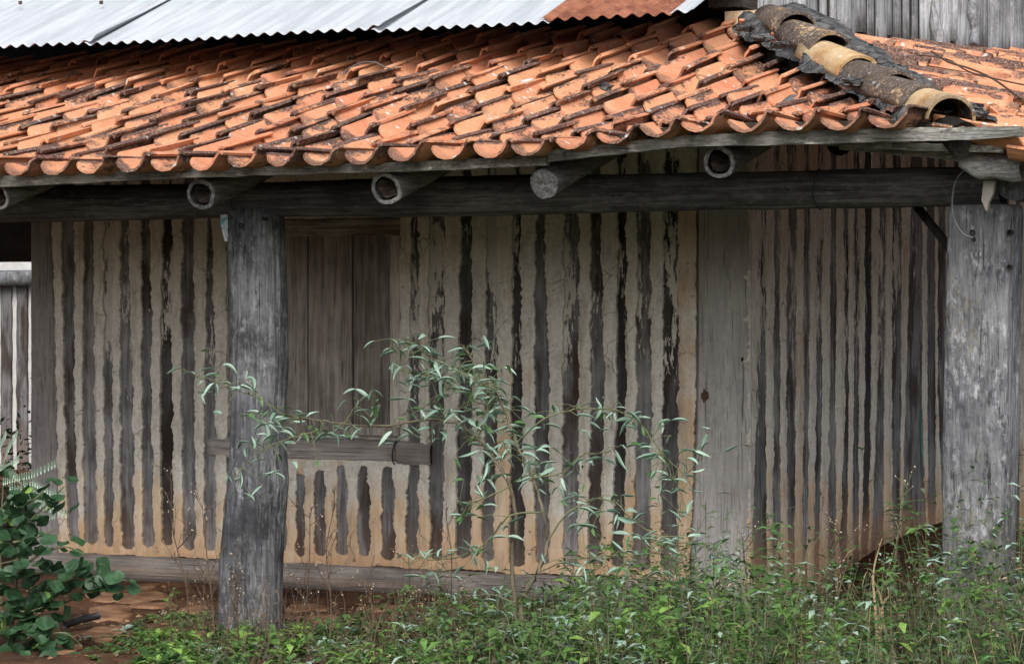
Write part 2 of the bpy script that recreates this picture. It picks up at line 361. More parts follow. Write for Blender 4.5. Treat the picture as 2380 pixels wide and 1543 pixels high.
# flat stones set in the ground
for (x0, x1, y0, y1) in [(205,400,1372,1392),(215,300,1400,1425),(190,305,1448,1478),(200,310,1418,1438),(410,480,1404,1422),(380,470,1425,1445),
                         (300,400,1395,1405),(440,520,1440,1470),(120,190,1490,1510),(320,420,1480,1498),(660,760,1395,1412),(690,800,1425,1440),(830,960,1400,1412),(300,370,1352,1366)]:
    c = onZ((x0 + x1) / 2, (y0 + y1) / 2, .015); a = onZ(x0, (y0 + y1) / 2, .015); n_ = onZ((x0 + x1) / 2, y0, .015); rx = (a - c).length; ry = (n_ - c).length
    m = MB(); k = 18; top = []; bot = []
    for i in range(k):
        t = 2 * pi * i / k; rr = 1 + .5 * fbm(cos(t) * 1.3 + x0, sin(t) * 1.7 + y0)
        q = c + right * cos(t) * rx * rr + Vector((-right.y, right.x, 0)) * sin(t) * ry * rr
        top.append(Vector((q.x, q.y, ground_z(q.x, q.y) + .008 + .008 * nz(q.x * 9, q.y * 9)))); bot.append(Vector((q.x, q.y, -.04)) + (q - c) * .06)
    ct = Vector((c.x, c.y, ground_z(c.x, c.y) + .012))
    inner = [ct.lerp(p, .86) + Vector((0, 0, .004)) for p in top]
    m.grid([bot, top, inner, [ct] * k], 0, True)
    s = m.build('flat_stone', STONE, ground, True)

# loose clods, pebbles and leaf litter on the bare ground
rp = random.Random(77); m = MB()
for i in range(2600):
    c = onZ(rp.uniform(60, 1300), 1345 + 190 * rp.random(), 0)
    if c.y > -.16: continue
    c.z = ground_z(c.x, c.y); q = rp.random() ** 3 * .016 + .003; a = [c + Vector((q * rp.uniform(.6, 1.3) * cos(k * 1.257), q * rp.uniform(.6, 1.3) * sin(k * 1.257), q * rp.uniform(.0, .35))) for k in range(5)]
    t_ = c + Vector((0, 0, q * rp.uniform(.4, .9))); m.add(a + [t_], [(k, (k + 1) % 5, 5) for k in range(5)], 0 if rp.random() < .6 else (1 if rp.random() < .7 else 2))
o = m.build('clods_and_litter', [EARTH, STONE, L_DRY]); tag(o, 'small clods, pebbles and dead leaf bits scattered over the bare earth', 'litter', kind='stuff')

# ------------------------------------------------------------------ the farmhouse
house = empty('farmhouse', (-6.5, 1.5, 0), 'old farmhouse with striped mud and timber walls under a sagging clay tile veranda roof', 'house')
XL = onY(70, 900, 0).x; XC = onY(1745, 900, 0).x       # left and right ends of the front wall
# wall cores
m = MB(); m.box((XL + .02, .05, -.2), (XC - .03, .22, 2.76)); front_wall = m.build('front_wall', PLASTER, house); front_wall['label'] = 'front wall of dark upright staves and cream mud plaster'
front_wall.color = (0, 0, 0, 1)
m = MB(); m.box((XC - .22, .22, -.2), (XC - .05, 9.0, 3.0)); side_wall = m.build('side_wall', PLASTER, house); side_wall['label'] = 'side wall of narrow staves receding behind the right post'
m = MB(); m.box((XL, .22, -.2), (XL + .17, 4.3, 2.0)); back = m.build('end_wall', PLASTER, house)
m = MB(); m.box((XL + .17, 8.8, -.2), (XC - .22, 9.0, 3.2)); m.build('rear_wall', PLASTER, house)

def frame_front(u, out, z): return Vector((u, -out, z))
def frame_side(u, out, z): return Vector((XC - .006 + out, u, z))
def ragged(u, z, seed): 
    return .013 * fbm(z * 10 + seed, seed * 3.1, 0, 5) + .0075 * nz(z * 75, seed * 1.7) + .009 * abs(nz(z * 24, seed, 5)) - .004
def strip(name, parent, fr, el, er, z0, z1, out, mat, col, rag=1., dz=.013, thick=.02, round_=0., seed=0):
    """vertical strip between edge functions el(z), er(z); its front bulges a little, its edges are ragged"""
    m = MB(); n = max(4, int((z1 - z0) / dz)); rows = []
    cs = [0., .08, .35, .65, .92, 1.]
    for i in range(n + 1):
        z = z0 + (z1 - z0) * i / n
        a = el(z) + rag * ragged(0, z, seed); b = er(z) + rag * ragged(0, z, seed + 40)
        if b - a < .006: c_ = (a + b) / 2; a = c_ - .003; b = c_ + .003
        if round_:
            for e, zz in ((z - z0, 0), (z1 - z, 1)):
                if e < round_ and (round_ > 0):
                    q = sqrt(max(.02, 1 - (1 - e / round_) ** 2)); c_ = (a + b) / 2; hw = (b - a) / 2 * q; a, b = c_ - hw, c_ + hw
        row = [fr(a, out - thick, z)]
        for c in cs:
            bul = .003 * (1 - (2 * c - 1) ** 2) + .0025 * nz(z * 5, c * 3, seed)
            e = -.0015 if c in (0., 1.) else 0.
            row.append(fr(a + (b - a) * c, out + bul + e, z))
        row.append(fr(b, out - thick, z)); rows.append(row)
    m.grid(rows)
    L = len(rows[0]); m.f.append(tuple(reversed(range(L)))); m.m.append(0); o = n * L; m.f.append(tuple(o + k for k in range(L))); m.m.append(0)
    ob = m.build(name, mat, parent, False); ob.color = (*col, 1)
    me = ob.data; me.polygons.foreach_set('use_smooth', [True] * len(me.polygons)); me.set_sharp_from_angle(angle=radians(35))
    return ob
ZT, ZM, ZB = 1.95, 1.05, .35
YT, YM, YB = 545, 925, 1250           # rows of the photo where the edges were read off
def curve3(t, mi, b, zt=ZT, zb=ZB):
    def f(z):
        if z > ZM: return lerp(mi, t, min(1.15, (z - ZM) / (ZT - ZM)))
        return lerp(mi, b, min(1.2, (ZM - z) / (ZM - ZB)))
    return f
def fx(t, mi, b): return curve3(onY(t, YT, 0).x, onY(mi, YM, 0).x, onY(b, YB, 0).x)
def fs(t, mi, b):
    X = XC; return curve3(onX(t, YT, X).y, onX(mi, YM, X).y, onX(b, YB, X).y)
k1 = lambda z: z * .3703
k2 = lambda z: 781 + z * .3703
k3 = lambda z: 1581 + z * .3703
# (left top, mid, bottom), (right top, mid, bottom), whitewash amount, blackness, bottom row px, kind
FS = []
for L_, R_, wsh, blk in [((388,403,425),(470,470,495),.35,.2),((530,516,530),(590,600,612),.25,.05),((650,652,660),(702,710,716),.8,.1),
        ((760,752,762),(812,836,846),.75,.0),((890,890,895),(950,952,966),.15,.25),((1022,1005,1015),(1082,1086,1086),.65,.85),
        ((1150,1140,1152),(1222,1222,1226),.35,.1),((1305,1287,1280),(1330,1356,1362),.55,.05),((1425,1430,1415),(1450,1450,1490),.1,.6)]:
    FS.append((tuple(map(k1, L_)), tuple(map(k1, R_)), wsh, blk))
FULL2 = [((475,460,445),(522,530,518),.5,.5,1),((585,585,592),(690,690,676),.95,.5,0),((785,768,750),(855,860,850),.35,.75,0),((945,938,915),(1012,1020,996),.85,.3,0),
        ((1112,1098,1085),(1160,1166,1186),.75,.9,0),((1255,1243,1250),(1312,1342,1342),.35,.3,0),((1430,1425,1427),(1528,1525,1520),.7,.0,0),((1600,1598,1582),(1666,1688,1662),.3,.2,0),
        ((1770,1762,1730),(1822,1826,1812),.6,.9,0),((1890,1888,1868),(1975,1982,1975),.5,.05,0),((2060,2052,2040),(2155,2152,2150),.7,.5,0)]
for L_, R_, wsh, blk, _ in FULL2: FS.append((tuple(map(k2, L_)), tuple(map(k2, R_)), wsh, blk))
WIN_L, WIN_R = 565, 930
zs_top = onY(745, 1018, 0).z; zs_bot = onY(745, 1076, 0).z   # sill log
zbase = .165
seed = 1
centres = []
nF = len(FS)
for i, (L_, R_, wsh, blk) in enumerate(FS):
    fl, fr_ = fx(*L_), fx(*R_)
    g0 = lambda z, f=fl: f(z) - .022; g1 = lambda z, f=fr_: f(z) + .022
    zb = zbase + .01
    z1 = 2.76
    if i == 8: z1 = zs_top + .02
    if i == 9: zb = zs_bot - .02 if False else zb
    strip('stave', front_wall, frame_front, g0, g1, zb - .05, z1, -.016 if blk < .7 else -.02, STAVE, (wsh * .85 + .14, blk * .85, 0), .25, .05, seed=seed * 3.3)
    centres.append((fl, fr_)); seed += 1
# plaster bands between the staves
def band(fa, fb, z0, z1, seed, och=0., out=.004):
    return strip('plaster_band', front_wall, frame_front, fa, fb, z0, z1, out, PLASTER, (och, 0, 0), 1., .012, .03, seed=seed)
cornL = lambda z: fx(k1(188), k1(188), k1(190))(z)
cornR = fx(k1(330), k1(360), k1(370))
band(cornR, centres[0][0], zbase, 2.76, 71.)
for i in range(8):
    band(centres[i][1], centres[i + 1][0], zbase, 2.76, 80. + i)
# beside and above the window
fW = lambda z: onY(WIN_R, 800, 0).x
band(fW, centres[9][0], zs_top - .005, 2.76, 91.)
for i in range(9, nF - 1):
    o = .75 if i == 12 else (.2 if i % 2 else 0.)
    if i == 9: band(centres[i][1], centres[i + 1][0], zbase, 2.76, 92.)
    else: band(centres[i][1], centres[i + 1][0], zbase, 2.76, 90. + i * 1.7, o * .6)
cornL2 = fx(k3(105), k3(100), k3(65))
band(centres[-1][1], cornL2, zbase, 2.76, 130., .55)
# above window
zwt = onY(745, 512, 0).z
m = MB(); rows = []
for i in range(60):
    x = lerp(onY(WIN_L - 70, 600, 0).x, onY(WIN_R + 2, 600, 0).x, i / 59); zz = zwt + .01 + .008 * fbm(x * 14, 3)
    rows.append([(x, .03, zz), (x, -.003, zz), (x, -.006, zz + .05), (x, -.004, 2.76)])
m.grid(rows); o = m.build('plaster_panel', PLASTER, front_wall, True); o.color = (0, 0, 0, 1)
# under the window: short staves with round tops and the plaster round them
short = [(k1(1790), k1(1805)), (k1(1858), k1(1916)), (k1(1975), k1(2048)), (k2(5), k2(76)), (k2(138), k2(216)), (k2(284), k2(370))]
sh_f = []
for i, (a, b) in enumerate(short):
    xa, xb = onY(a, 1200, 0).x, onY(b, 1200, 0).x
    if i == 0: xa -= .12
    ztop = onY(a, [1100, 1100, 1092, 1080, 1082, 1084][i], 0).z
    tp = lambda z, zt=ztop: max(0., min(1., (z - zt + .13) / .13)) ** 2 * .22 + .05 * nz(z * 6, zt * 9)
    fa = lambda z, v=xa, w=xb - xa, tp=tp: v + w * tp(z); fb = lambda z, v=xb, w=xb - xa, tp=tp: v - w * tp(z + .03)
    sh_f.append((fa, fb, ztop))
    strip('stave', front_wall, frame_front, lambda z, v=xa: v - .02, lambda z, v=xb: v + .02, zbase - .03, ztop + .01, -.012, STAVE, (.05, .35 if i == 1 else .15 * (i % 3), 0), .3, .05, seed=200. + i * 5)
# plaster_panel sheet under the window with arched cut-outs (grid with ragged holes)
def plate(name, x0, x1, z0f, z1f, out, holes, dz=.012, och=.12):
    """plaster between x0 and x1 with vertical openings: built column by column between openings plus rounded ends"""
    m = MB(); n = int((x1 - x0) / .006); rows_lo = []; rows_hi = []
    xs = [x0 + (x1 - x0) * i / n for i in range(n + 1)]
    for x in xs:
        hit = None
        for (a, b, zt, zb_) in holes:
            if a < x < b: hit = (a, b, zt, zb_)
        zlo, zhi = z0f(x), z1f(x)
        if hit:
            a, b, zt, zb_ = hit; t = (2 * (x - a) / (b - a) - 1); q = sqrt(max(0, 1 - t * t)); rr = min((b - a) * .5, .05)
            ht = zt - rr * (1 - q) + .006 * fbm(x * 40, zt, 2); hb = zb_ + rr * (1 - q) + .006 * fbm(x * 40, zb_, 5)
        else: ht = hb = (zlo + zhi) / 2
        rows_hi.append([(x, .03, ht), (x, -out, ht + .001), (x, -out - .003, lerp(ht, zhi, .3)), (x, -out, zhi), (x, .03, zhi)])
        rows_lo.append([(x, .03, zlo), (x, -out, zlo), (x, -out - .003, lerp(zlo, hb, .6)), (x, -out, hb - .001), (x, .03, hb)])
    return rows_lo, rows_hi
# bands under window
edges = [(lambda z: onY(k1(1790) - 60, 1200, 0).x, None)]
prev = None
for i, (fa, fb, zt) in enumerate(sh_f):
    if i > 0: band(lambda z, f=prev: f(z), fa, zbase, zs_bot + .01, 150. + i * 2.3, .12)
    prev = fb
band(prev, centres[9][0], zbase, zs_bot + .01, 166., .12)
xw0, xw1 = onY(655, 1200, 0).x - .15, onY(1000, 1200, 0).x
m = MB(); n = 200; rows = []
for i in range(n + 1):
    x = lerp(xw0, centres[9][0](.6), i / n); ht = zs_bot - .12
    for fa, fb, zt in sh_f:
        a, b = fa(0), fb(0)
        if a - .012 < x < b + .012:
            t = 2 * (x - a + .012) / (b - a + .024) - 1; ht = zt - .05 * (1 - sqrt(max(0, 1 - t * t))) + .008 * fbm(x * 45, 2)
    rows.append([(x, .03, ht), (x, -.0015, ht), (x, -.003, ht + .03), (x, -.002, zs_bot + .02)])
m.grid(rows); o = m.build('plaster_panel', PLASTER, front_wall); o.color = (.12, 0, 0, 1)
# foot of the plaster: one ragged strip with round dips where the staves end
m = MB(); rows = []; n = 520; x0, x1 = cornR(.2), cornL2(.2)
holes = [(a(.2), b(.2)) for j, (a, b) in enumerate(centres) if j not in (8,)] + [(fa(0), fb(0)) for fa, fb, zt in sh_f]
for i in range(n + 1):
    x = lerp(x0, x1, i / n); zt = zbase + .10
    for j, (a, b) in enumerate(holes):
        if a - .01 < x < b + .01:
            t = 2 * (x - a + .01) / (b - a + .02) - 1; hj = .03 * nz(j * 3.7, 1.3)
            zt = zbase + .035 + hj + .05 * (1 - sqrt(max(0, 1 - t * t))) + .006 * fbm(x * 50, 1)
    zb = zbase - .012 + .012 * fbm(x * 4, 9) + .004 * fbm(x * 40, 9)
    rows.append([(x, .03, zb), (x, -.004, zb), (x, -.006, (zb + zt) / 2), (x, -.002, zt), (x, .03, zt)])
m.grid(rows); o = m.build('plaster_foot', PLASTER, front_wall); o.color = (.5, 0, 0, 1)
# corner posts of the wall
def corner_post(pl, pr, X0, X1, z0, lab):
    m = MB(); rows = []; n = 50
    for i in range(n + 1):
        z = lerp(z0, 2.75, i / n); a = pl(z) + .004 * fbm(z * 5, X0); b = pr(z) + .004 * fbm(z * 5, X1)
        dd = .008
        rows.append([(a, .02, z), (a, -dd + .02, z), (a + .02, -dd - .004, z), (lerp(a, b, .35), -dd - .007 + .003 * nz(z * 6, 1), z), (lerp(a, b, .7), -dd - .006 + .003 * nz(z * 5, 4), z), (b - .02, -dd - .003, z), (b, -dd + .02, z), (b, .02, z)])
    m.grid(rows); o = m.build('wall_post', W_CORN, front_wall, True); o.data.set_sharp_from_angle(angle=radians(40)); o['label'] = lab; return o
corner_post(cornL, cornR, -1, 1, -.02, 'grey wall post with flaking whitewash at the left end of the front wall')
corner_post(cornL2, lambda z: XC, 3, 4, -.05, 'broad pale grey wall post at the corner of the two walls')
m = MB(); m.box((XC - .10, .0, -.05), (XC - .045, .12, 2.75)); m.build('wall_post_flank', W_CORN, front_wall)
# a shallow patch of knot and hole on the broad post
for (px_, py_, r_) in [(1638, 920, .022), (1725, 835, .007)]:
    c = onY(px_, py_, -.017); m = MB(); ring = []
    for i in range(14):
        t = 2 * pi * i / 14; rr = r_ * (1 + .45 * nz(cos(t) * 2 + px_, sin(t) * 2)); ring.append(c + Vector((cos(t) * rr * .9, -.002, sin(t) * rr * 1.35)))
    m.grid([[p + Vector((0, .006, 0)) for p in ring], ring, [c + Vector((0, .003, 0))] * 14], 0, True); k = m.build('knot', m_plain('knot wood', (.05, .022, .016), (.09, .04, .028)) if r_ > .01 else W_DARK, front_wall)

# sill log at the foot of the wall
m = MB(); pts = []; rad = []
for i in range(70):
    t = i / 69; x = lerp(onY(60, 1320, 0).x, XC - .28, t); pts.append((x, .005 + .01 * nz(x * 1.1), .085 - .012 * t + .008 * nz(x * .9, 4))); rad.append(.072 + .006 * nz(x * 1.4, 8))
m.tube(pts, rad, 22, 0, True, .05, 3.); m.build('ground_sill_log', W_SILL, front_wall, True)
# earth plinth below it
m = MB(); rows = []
for i in range(160):
    x = lerp(XL - .1, XC + .1, i / 159); n1 = fbm(x * 3, 5); n2 = fbm(x * 9, 8)
    rows.append([(x, .05, .05), (x, -.01 + .012 * n2, .03 + .006 * n1), (x, -.05 - .03 * abs(n1), .012), (x, -.16 - .05 * n1, -.02)])
m.grid(rows); m.build('earth_footing', EARTH, front_wall, True)

# window under the veranda
win = MB(); x0 = onY(WIN_L, 700, 0).x; x1 = onY(WIN_R, 700, 0).x; z0 = onY(800, 1012, 0).z; z1 = onY(800, 512, 0).z
fw = onY(930, 700, 0).x - onY(908, 700, 0).x
fm = MB()
def rough_bar(m, a, b, c, d, z0_, z1_, ns=26, vert=True, s=0.):
    rows = []
    for i in range(ns + 1):
        t = i / ns
        if vert:
            z = lerp(z0_, z1_, t); j = .003 * fbm(z * 9, s); k = .003 * fbm(z * 9, s + 4)
            rows.append([(a + j, d, z), (a + j, c, z), (b + k, c, z), (b + k, d, z)])
        else:
            x = lerp(a, b, t); j = .004 * fbm(x * 9, s); k = .003 * fbm(x * 9, s + 4)
            rows.append([(x, d, z1_ + j), (x, c, z1_ + j), (x, c, z0_ + k), (x, d, z0_ + k)])
    m.grid(rows, 0, True); L = 4
    b0 = len(m.v) - len(rows) * 4
    m.f.append((b0, b0 + 1, b0 + 2, b0 + 3)); m.m.append(0); e = len(m.v) - 4; m.f.append((e + 3, e + 2, e + 1, e)); m.m.append(0)
lint_b = onY(800, 549, 0).z; rail_t = onY(800, 990, 0).z
rough_bar(fm, x0, x1 + .002, -.010, .05, lint_b, z1, 30, False, 1.)
window = fm.build('window', m_wood('window frame wood', (.14, .11, .085), (.46, .43, .37), 0, pale=.8), house); window['label'] = 'shuttered window behind the left post'
fm = MB(); rough_bar(fm, x1 - fw, x1, -.006, .05, rail_t, lint_b - .002, 40, True, 2.); fm.build('window_jamb', m_wood('window jamb wood', (.28, .26, .22), (.60, .57, .50), 2, pale=.4), window)
fm = MB(); rough_bar(fm, x0, x0 + fw, -.006, .05, rail_t, lint_b - .002, 20, True, 6.); fm.build('window_jamb', W_SHUT, window)
fm = MB(); rough_bar(fm, x0 - .03, x1 + .004, -.016, .05, z0 + .004, rail_t - .002, 30, False, 3.); fm.build('window_rail', W_SHUT, window)
bx = [x0 + fw, onY(640, 700, .02).x, onY(716, 700, .02).x, onY(820, 700, .02).x, x1 - fw]
for i in range(4):
    fm = MB(); rough_bar(fm, bx[i] + .005, bx[i + 1] - .006, [.022, .022, .017, .021][i], .045, rail_t - .01, lint_b + .01, 30, True, 10. + i * 3)
    fm.build('shutter_board', W_SHUT, window)
# sill log below the window: two pieces tied by wire
a = onY(485, 1040, 0).x; b_ = onY(922, 1050, 0).x; c_ = onY(1002, 1050, 0).x
zc = (zs_top + zs_bot) / 2; rr = (zs_top - zs_bot) / 2
for (xa, xb, dz, r_) in ((a, b_ - .004, .004, rr * .93), (b_, c_, -.004, rr * 1.03)):
    m = MB(); pts = []; rad = []; n = 26
    for i in range(n + 1):
        x = lerp(xa, xb, i / n); e = min(i, n - i); pts.append((x, .03, zc + dz + .004 * nz(x * 2))); rad.append(r_ * (.86 if e == 0 else (.97 if e == 1 else 1)) + .003 * nz(x * 5, 4))
    m.tube(pts, rad, 18, 0, True, .06, 5. + xa)
    for v in m.v:
        f_ = .03 - r_ * .62
        if v.y < f_: v.y = f_ + (v.y - f_) * .15
    m.build('window_sill_log', m_wood('window sill wood', (.18, .17, .165), (.42, .40, .385), 0, warm=(.13, .09, .065)), window, True)
m = MB(); ring = []
for i in range(17):
    t = 2 * pi * i / 16; ring.append((b_ + .006 * sin(t * 2) - .004, .03 - cos(t) * (rr + .006), zc + sin(t) * (rr + .006)))
m.tube(ring, .004, 5); m.build('tie_wire', BLACK, window)

# side wall: narrow staves (front of it faces +X)
SS = [((482,490,462),(548,548,555),.75,.7),((597,595,588),(636,636,640),.45,.1),((680,675,683),(738,735,728),.6,.15),((785,780,775),(820,820,808),.3,.0),
      ((868,862,848),(902,900,884),.6,.3),((952,945,935),(988,985,985),.1,.05),((1035,1042,1016),(1062,1066,1058),.7,.5),((1098,1096,1090),(1135,1130,1130),.6,.4),
      ((1165,1168,1150),(1210,1210,1196),.15,1.),((1255,1246,1212),(1300,1290,1284),.6,.2),((1340,1335,1340),(1398,1395,1390),.45,.3),((1450,1425,1400),(1528,1525,1545),.2,.05),
      ((1555,1558,1560),(1605,1610,1612),.15,.3),((1625,1620,1650),(1675,1676,1690),.3,.1)]
sc_f = []
for i, (L_, R_, wsh, blk) in enumerate(SS):
    fl, fr_ = fs(*map(k3, L_)), fs(*map(k3, R_)); blk = min(blk, .95) if i else .3; sc_f.append((fl, fr_))
    strip('stave', side_wall, frame_side, lambda z, f=fl: f(z) - .02, lambda z, f=fr_: f(z) + .02, .0, 2.95, -.003 if blk < .7 else -.006, STAVE, (wsh * .9 + .2, blk * .85, 1), .4, .05, .03, seed=300. + i * 3)
prev = lambda z: .004
for i, (fl, fr_) in enumerate(sc_f):
    o = strip('plaster_band', side_wall, frame_side, prev, fl, .02, 2.9, .002, PLASTER, (.16 if i != 3 else .4, 0, 0), 1.6, .012, .03, seed=400. + i * 3.1); prev = fr_
y = prev(1.) + .16; prevy = prev
for i in range(10):
    a = lambda z, v=y: v; b = lambda z, v=y + .13: v
    strip('stave', side_wall, frame_side, lambda z, v=y: v - .02, lambda z, v=y: v + .15, .0, 2.95, -.012, STAVE, (.4, .2, 0), .4, .06, .03, seed=500. + i)
    strip('plaster_band', side_wall, frame_side, prevy, a, .02, 2.9, .002, PLASTER, (0, 0, 0), 1.6, .02, .03, seed=520. + i * 3.1); prevy = b; y += .3
# green paint drip on one stave
c = [onX(k3(1500), 955, XC - .01), onX(k3(1502), 1030, XC - .01), onX(k3(1508), 1110, XC - .01)]
m = MB(); rows = []
for i in range(20):
    t = i / 19; p0 = c[0].lerp(c[2], t); wd = .035 * sin(pi * min(1, t * 1.2 + .1)) ** .6 * (1 - t * .5) + .003
    rows.append([(XC - .008 + .004, p0.y - wd / 2 + .004 * nz(t * 9), p0.z), (XC - .008 + .009, p0.y, p0.z), (XC - .008 + .004, p0.y + wd / 2, p0.z)])
m.grid(rows); m.build('paint_streak', m_plain('green paint', (.01, .10, .07), (.02, .16, .11)), side_wall)

# ------------------------------------------------------------------ veranda posts
def hewn(name, P, tab, depth, mat, lab, expo=3.2, z0=-.1, zt=None, seed=0.):
    """tab: rows (y, left px, right px) from the photo, on the plane P; squared log with soft arrises"""
    zz = [(onP(600, y, P).z if False else None) for y, a, b in tab]
    L_ = [(onP(a, y, P).z, onP(a, y, P).x) for y, a, b in tab]; R_ = [(onP(b, y, P).z, onP(b, y, P).x) for y, a, b in tab]
    L_.sort(); R_.sort(); top = zt or L_[-1][0]; m = MB(); rows = []; n = 90; K = 84
    for i in range(n + 1):
        z = lerp(z0, top, i / n); a = interp(L_, z); b = interp(R_, z); cx = (a + b) / 2; hw = (b - a) / 2
        hw *= .965; row = []
        e = 1. if i < n - 1 else (.985 if i == n - 1 else .95)
        for k in range(K):
            t = 2 * pi * k / K; c, s = cos(t), sin(t)
            q = (abs(c) ** expo + abs(s) ** expo) ** (-1 / expo)
            g_ = 1 + .022 * fbm(c * 1.5 + seed, s * 1.5, z * .9) + .012 * fbm(c * 9 + seed, s * 9, z * .5, 3)
            g_ -= .045 * max(0, 1 - abs(nz(t * 2.6 + seed, z * .35 + .6 * nz(z * 1.3, seed), seed)) * 16) + .03 * max(0, 1 - abs(nz(t * 7 + seed, z * .8, seed + 5)) * 10)
            row.append((cx + c * q * hw * g_ * e, P - D0 + s * q * depth / 2 * g_ * e, z))
        rows.append(row)
    m.grid(rows, 0, True); m.f.append(tuple(len(m.v) - K + k for k in range(K))); m.m.append(0)
    o = m.build(name, mat, house, True); o['label'] = lab; return o
p1 = hewn('veranda_post', 10.93, [(488,537,652),(560,538,655),(700,541,661),(850,545,662),(950,545,657),(1040,542,658),(1120,536,664),(1200,527,657),(1300,517,652),(1400,514,650),(1540,518,650)], .21, W_POST, 'dark bowed veranda post standing before the window', 2.8, zt=onP(590, 487, 10.93).z, seed=2.)
p2 = hewn('veranda_post', 10.93, [(478,2216,2370),(650,2212,2366),(900,2205,2360),(1100,2202,2356),(1300,2202,2352),(1540,2202,2348)], .25, W_POST2, 'broad squared pale grey veranda post at the right corner', 9., zt=onP(2290, 478, 10.93).z, seed=9.)
# black rotten foot on the first post
# small knots and nail holes on the posts
for (px_, py_, P_, r_) in [(559, 524, 10.82, .012), (612, 508, 10.82, .009), (2260, 540, 10.80, .012), (2366 - 20, 540, 10.80, .012), (2262, 556, 10.80, .008), (2345, 620, 10.80, .01)]:
    c = onP(px_, py_, P_ - .003); m = MB(); ring = [c + Vector((cos(2 * pi * i / 10) * r_, 0, sin(2 * pi * i / 10) * r_)) for i in range(10)]
    m.grid([[p + Vector((0, .03, 0)) for p in ring], ring, [c + (p - c) * .6 + Vector((0, .001, 0)) for p in ring], [c + (p - c) * .4 + Vector((0, .02, 0)) for p in ring], [c + Vector((0, .02, 0))] * 10], 0, True)
    m.build('nail_hole', W_DARK, house)
# front beam log
BT = [(-60, 432, 520), (0, 432, 519), (400, 428, 510), (660, 422, 503), (900, 415, 506), (1200, 405, 501), (1500, 405, 492), (1800, 398, 487), (2100, 390, 483), (2330, 388, 478)]
m = MB(); pts = []; rad = []
for i in range(100):
    px_ = lerp(-260, 2332, i / 99); t_, b2 = interp([(a, b) for a, b, c in BT], px_), interp([(a, c) for a, b, c in BT], px_)
    A = onP(px_, t_, 10.93); B = onP(px_, b2, 10.93); pts.append((A.x, A.y, (A.z + B.z) / 2 + .004 * nz(A.x * 2))); rad.append((A.z - B.z) / 2 * 1.0)
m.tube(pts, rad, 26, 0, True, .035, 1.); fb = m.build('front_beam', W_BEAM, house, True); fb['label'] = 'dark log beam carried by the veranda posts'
# dark hollow at its right end
e = Vector(pts[-1]); r_ = rad[-1]; m = MB(); K = 24; r1 = [e + Vector((.004, cos(2*pi*k/K) * r_ * .98, sin(2*pi*k/K) * r_ * .98)) for k in range(K)]
m.grid([r1, [e + Vector((.012, (p - e).y * .8, (p - e).z * .8)) for p in r1], [e + Vector((.002, (p - e).y * .7, (p - e).z * .7)) for p in r1]], 0, True); m.build('beam_end', W_ENDS, house, True)
# side beam (runs back over the right post)
sx = onP(2330, 450, 10.93).x + .10
m = MB(); pts = [(sx + .004 * nz(i), lerp(-1.98, 6.5, i / 30), 2.02 + .02 * i / 30) for i in range(31)]; m.tube(pts, [.085 + .004 * nz(i * .7) for i in range(31)], 20, 0, True, .04, 4.); sb = m.build('side_beam', W_POST2, house, True)
for yy in (2.2, 5.6):
    m = MB(); m.tube([(sx, yy, -.1), (sx + .01, yy, 1), (sx, yy, 1.95)], [.12, .11, .11], 18, 0, True, .05, yy); m.build('veranda_post', W_POST2, house, True)
# wire loops on the beam
for pxw in (560, 1905):
    A = onP(pxw, 440, 10.93); i = min(range(100), key=lambda i: abs(i)); 
    t_, b2 = interp([(a, b) for a, b, c in BT], pxw), interp([(a, c) for a, b, c in BT], pxw); z_t, z_b = onP(pxw, t_, 10.93).z, onP(pxw, b2, 10.93).z
    m = MB(); ring = [(A.x + .004 * sin(k), A.y - cos(2*pi*k/18) * ((z_t - z_b) / 2 + .004), (z_t + z_b) / 2 + sin(2*pi*k/18) * ((z_t - z_b) / 2 + .004)) for k in range(19)]
    m.tube(ring, .0028, 4); m.build('tie_wire', BLACK, house)

# ------------------------------------------------------------------ roof surfaces
HT = onP(1765, 6, 12.64); HB = onP(2200, 230, 10.5)
def hip_x(P): return lerp(HB.x, HT.x, (P - 10.5) / 2.14) if P < 12.64 else HT.x
def hip_zb(P):
    t = (P - 10.5) / 2.14
    return (lerp(HB.z, HT.z, t) - .085) if P < 12.64 else HT.z - .085 + .06 * (P - 12.64)
EAVE = [(-12, 2.078), (-9.5, 2.088), (-7.2, 2.103), (-6.1, 2.118), (-5.4, 2.118), (-4.65, 2.143), (-3.97, 2.208), (-3.4, 2.208), (-2.8, 2.195)]
def zf(X, P):
    r = P - 10.25; base = interp(EAVE, X); lift = max(0, base - 2.118)
    z = (base - lift) + (.12 * r if r < .33 else .04 + .30 * (r - .33)) + lift * max(0., 1 - r / 1.3) ** 1.0
    z += .012 * fbm(X * .8, P * .9, 2, 2)
    d = (hip_x(P) - X); 
    return z
def zs(X, P): return hip_zb(P) - .06 - .27 * (X - hip_x(P)) + .012 * fbm(X * .8, P * .9, 7, 2)
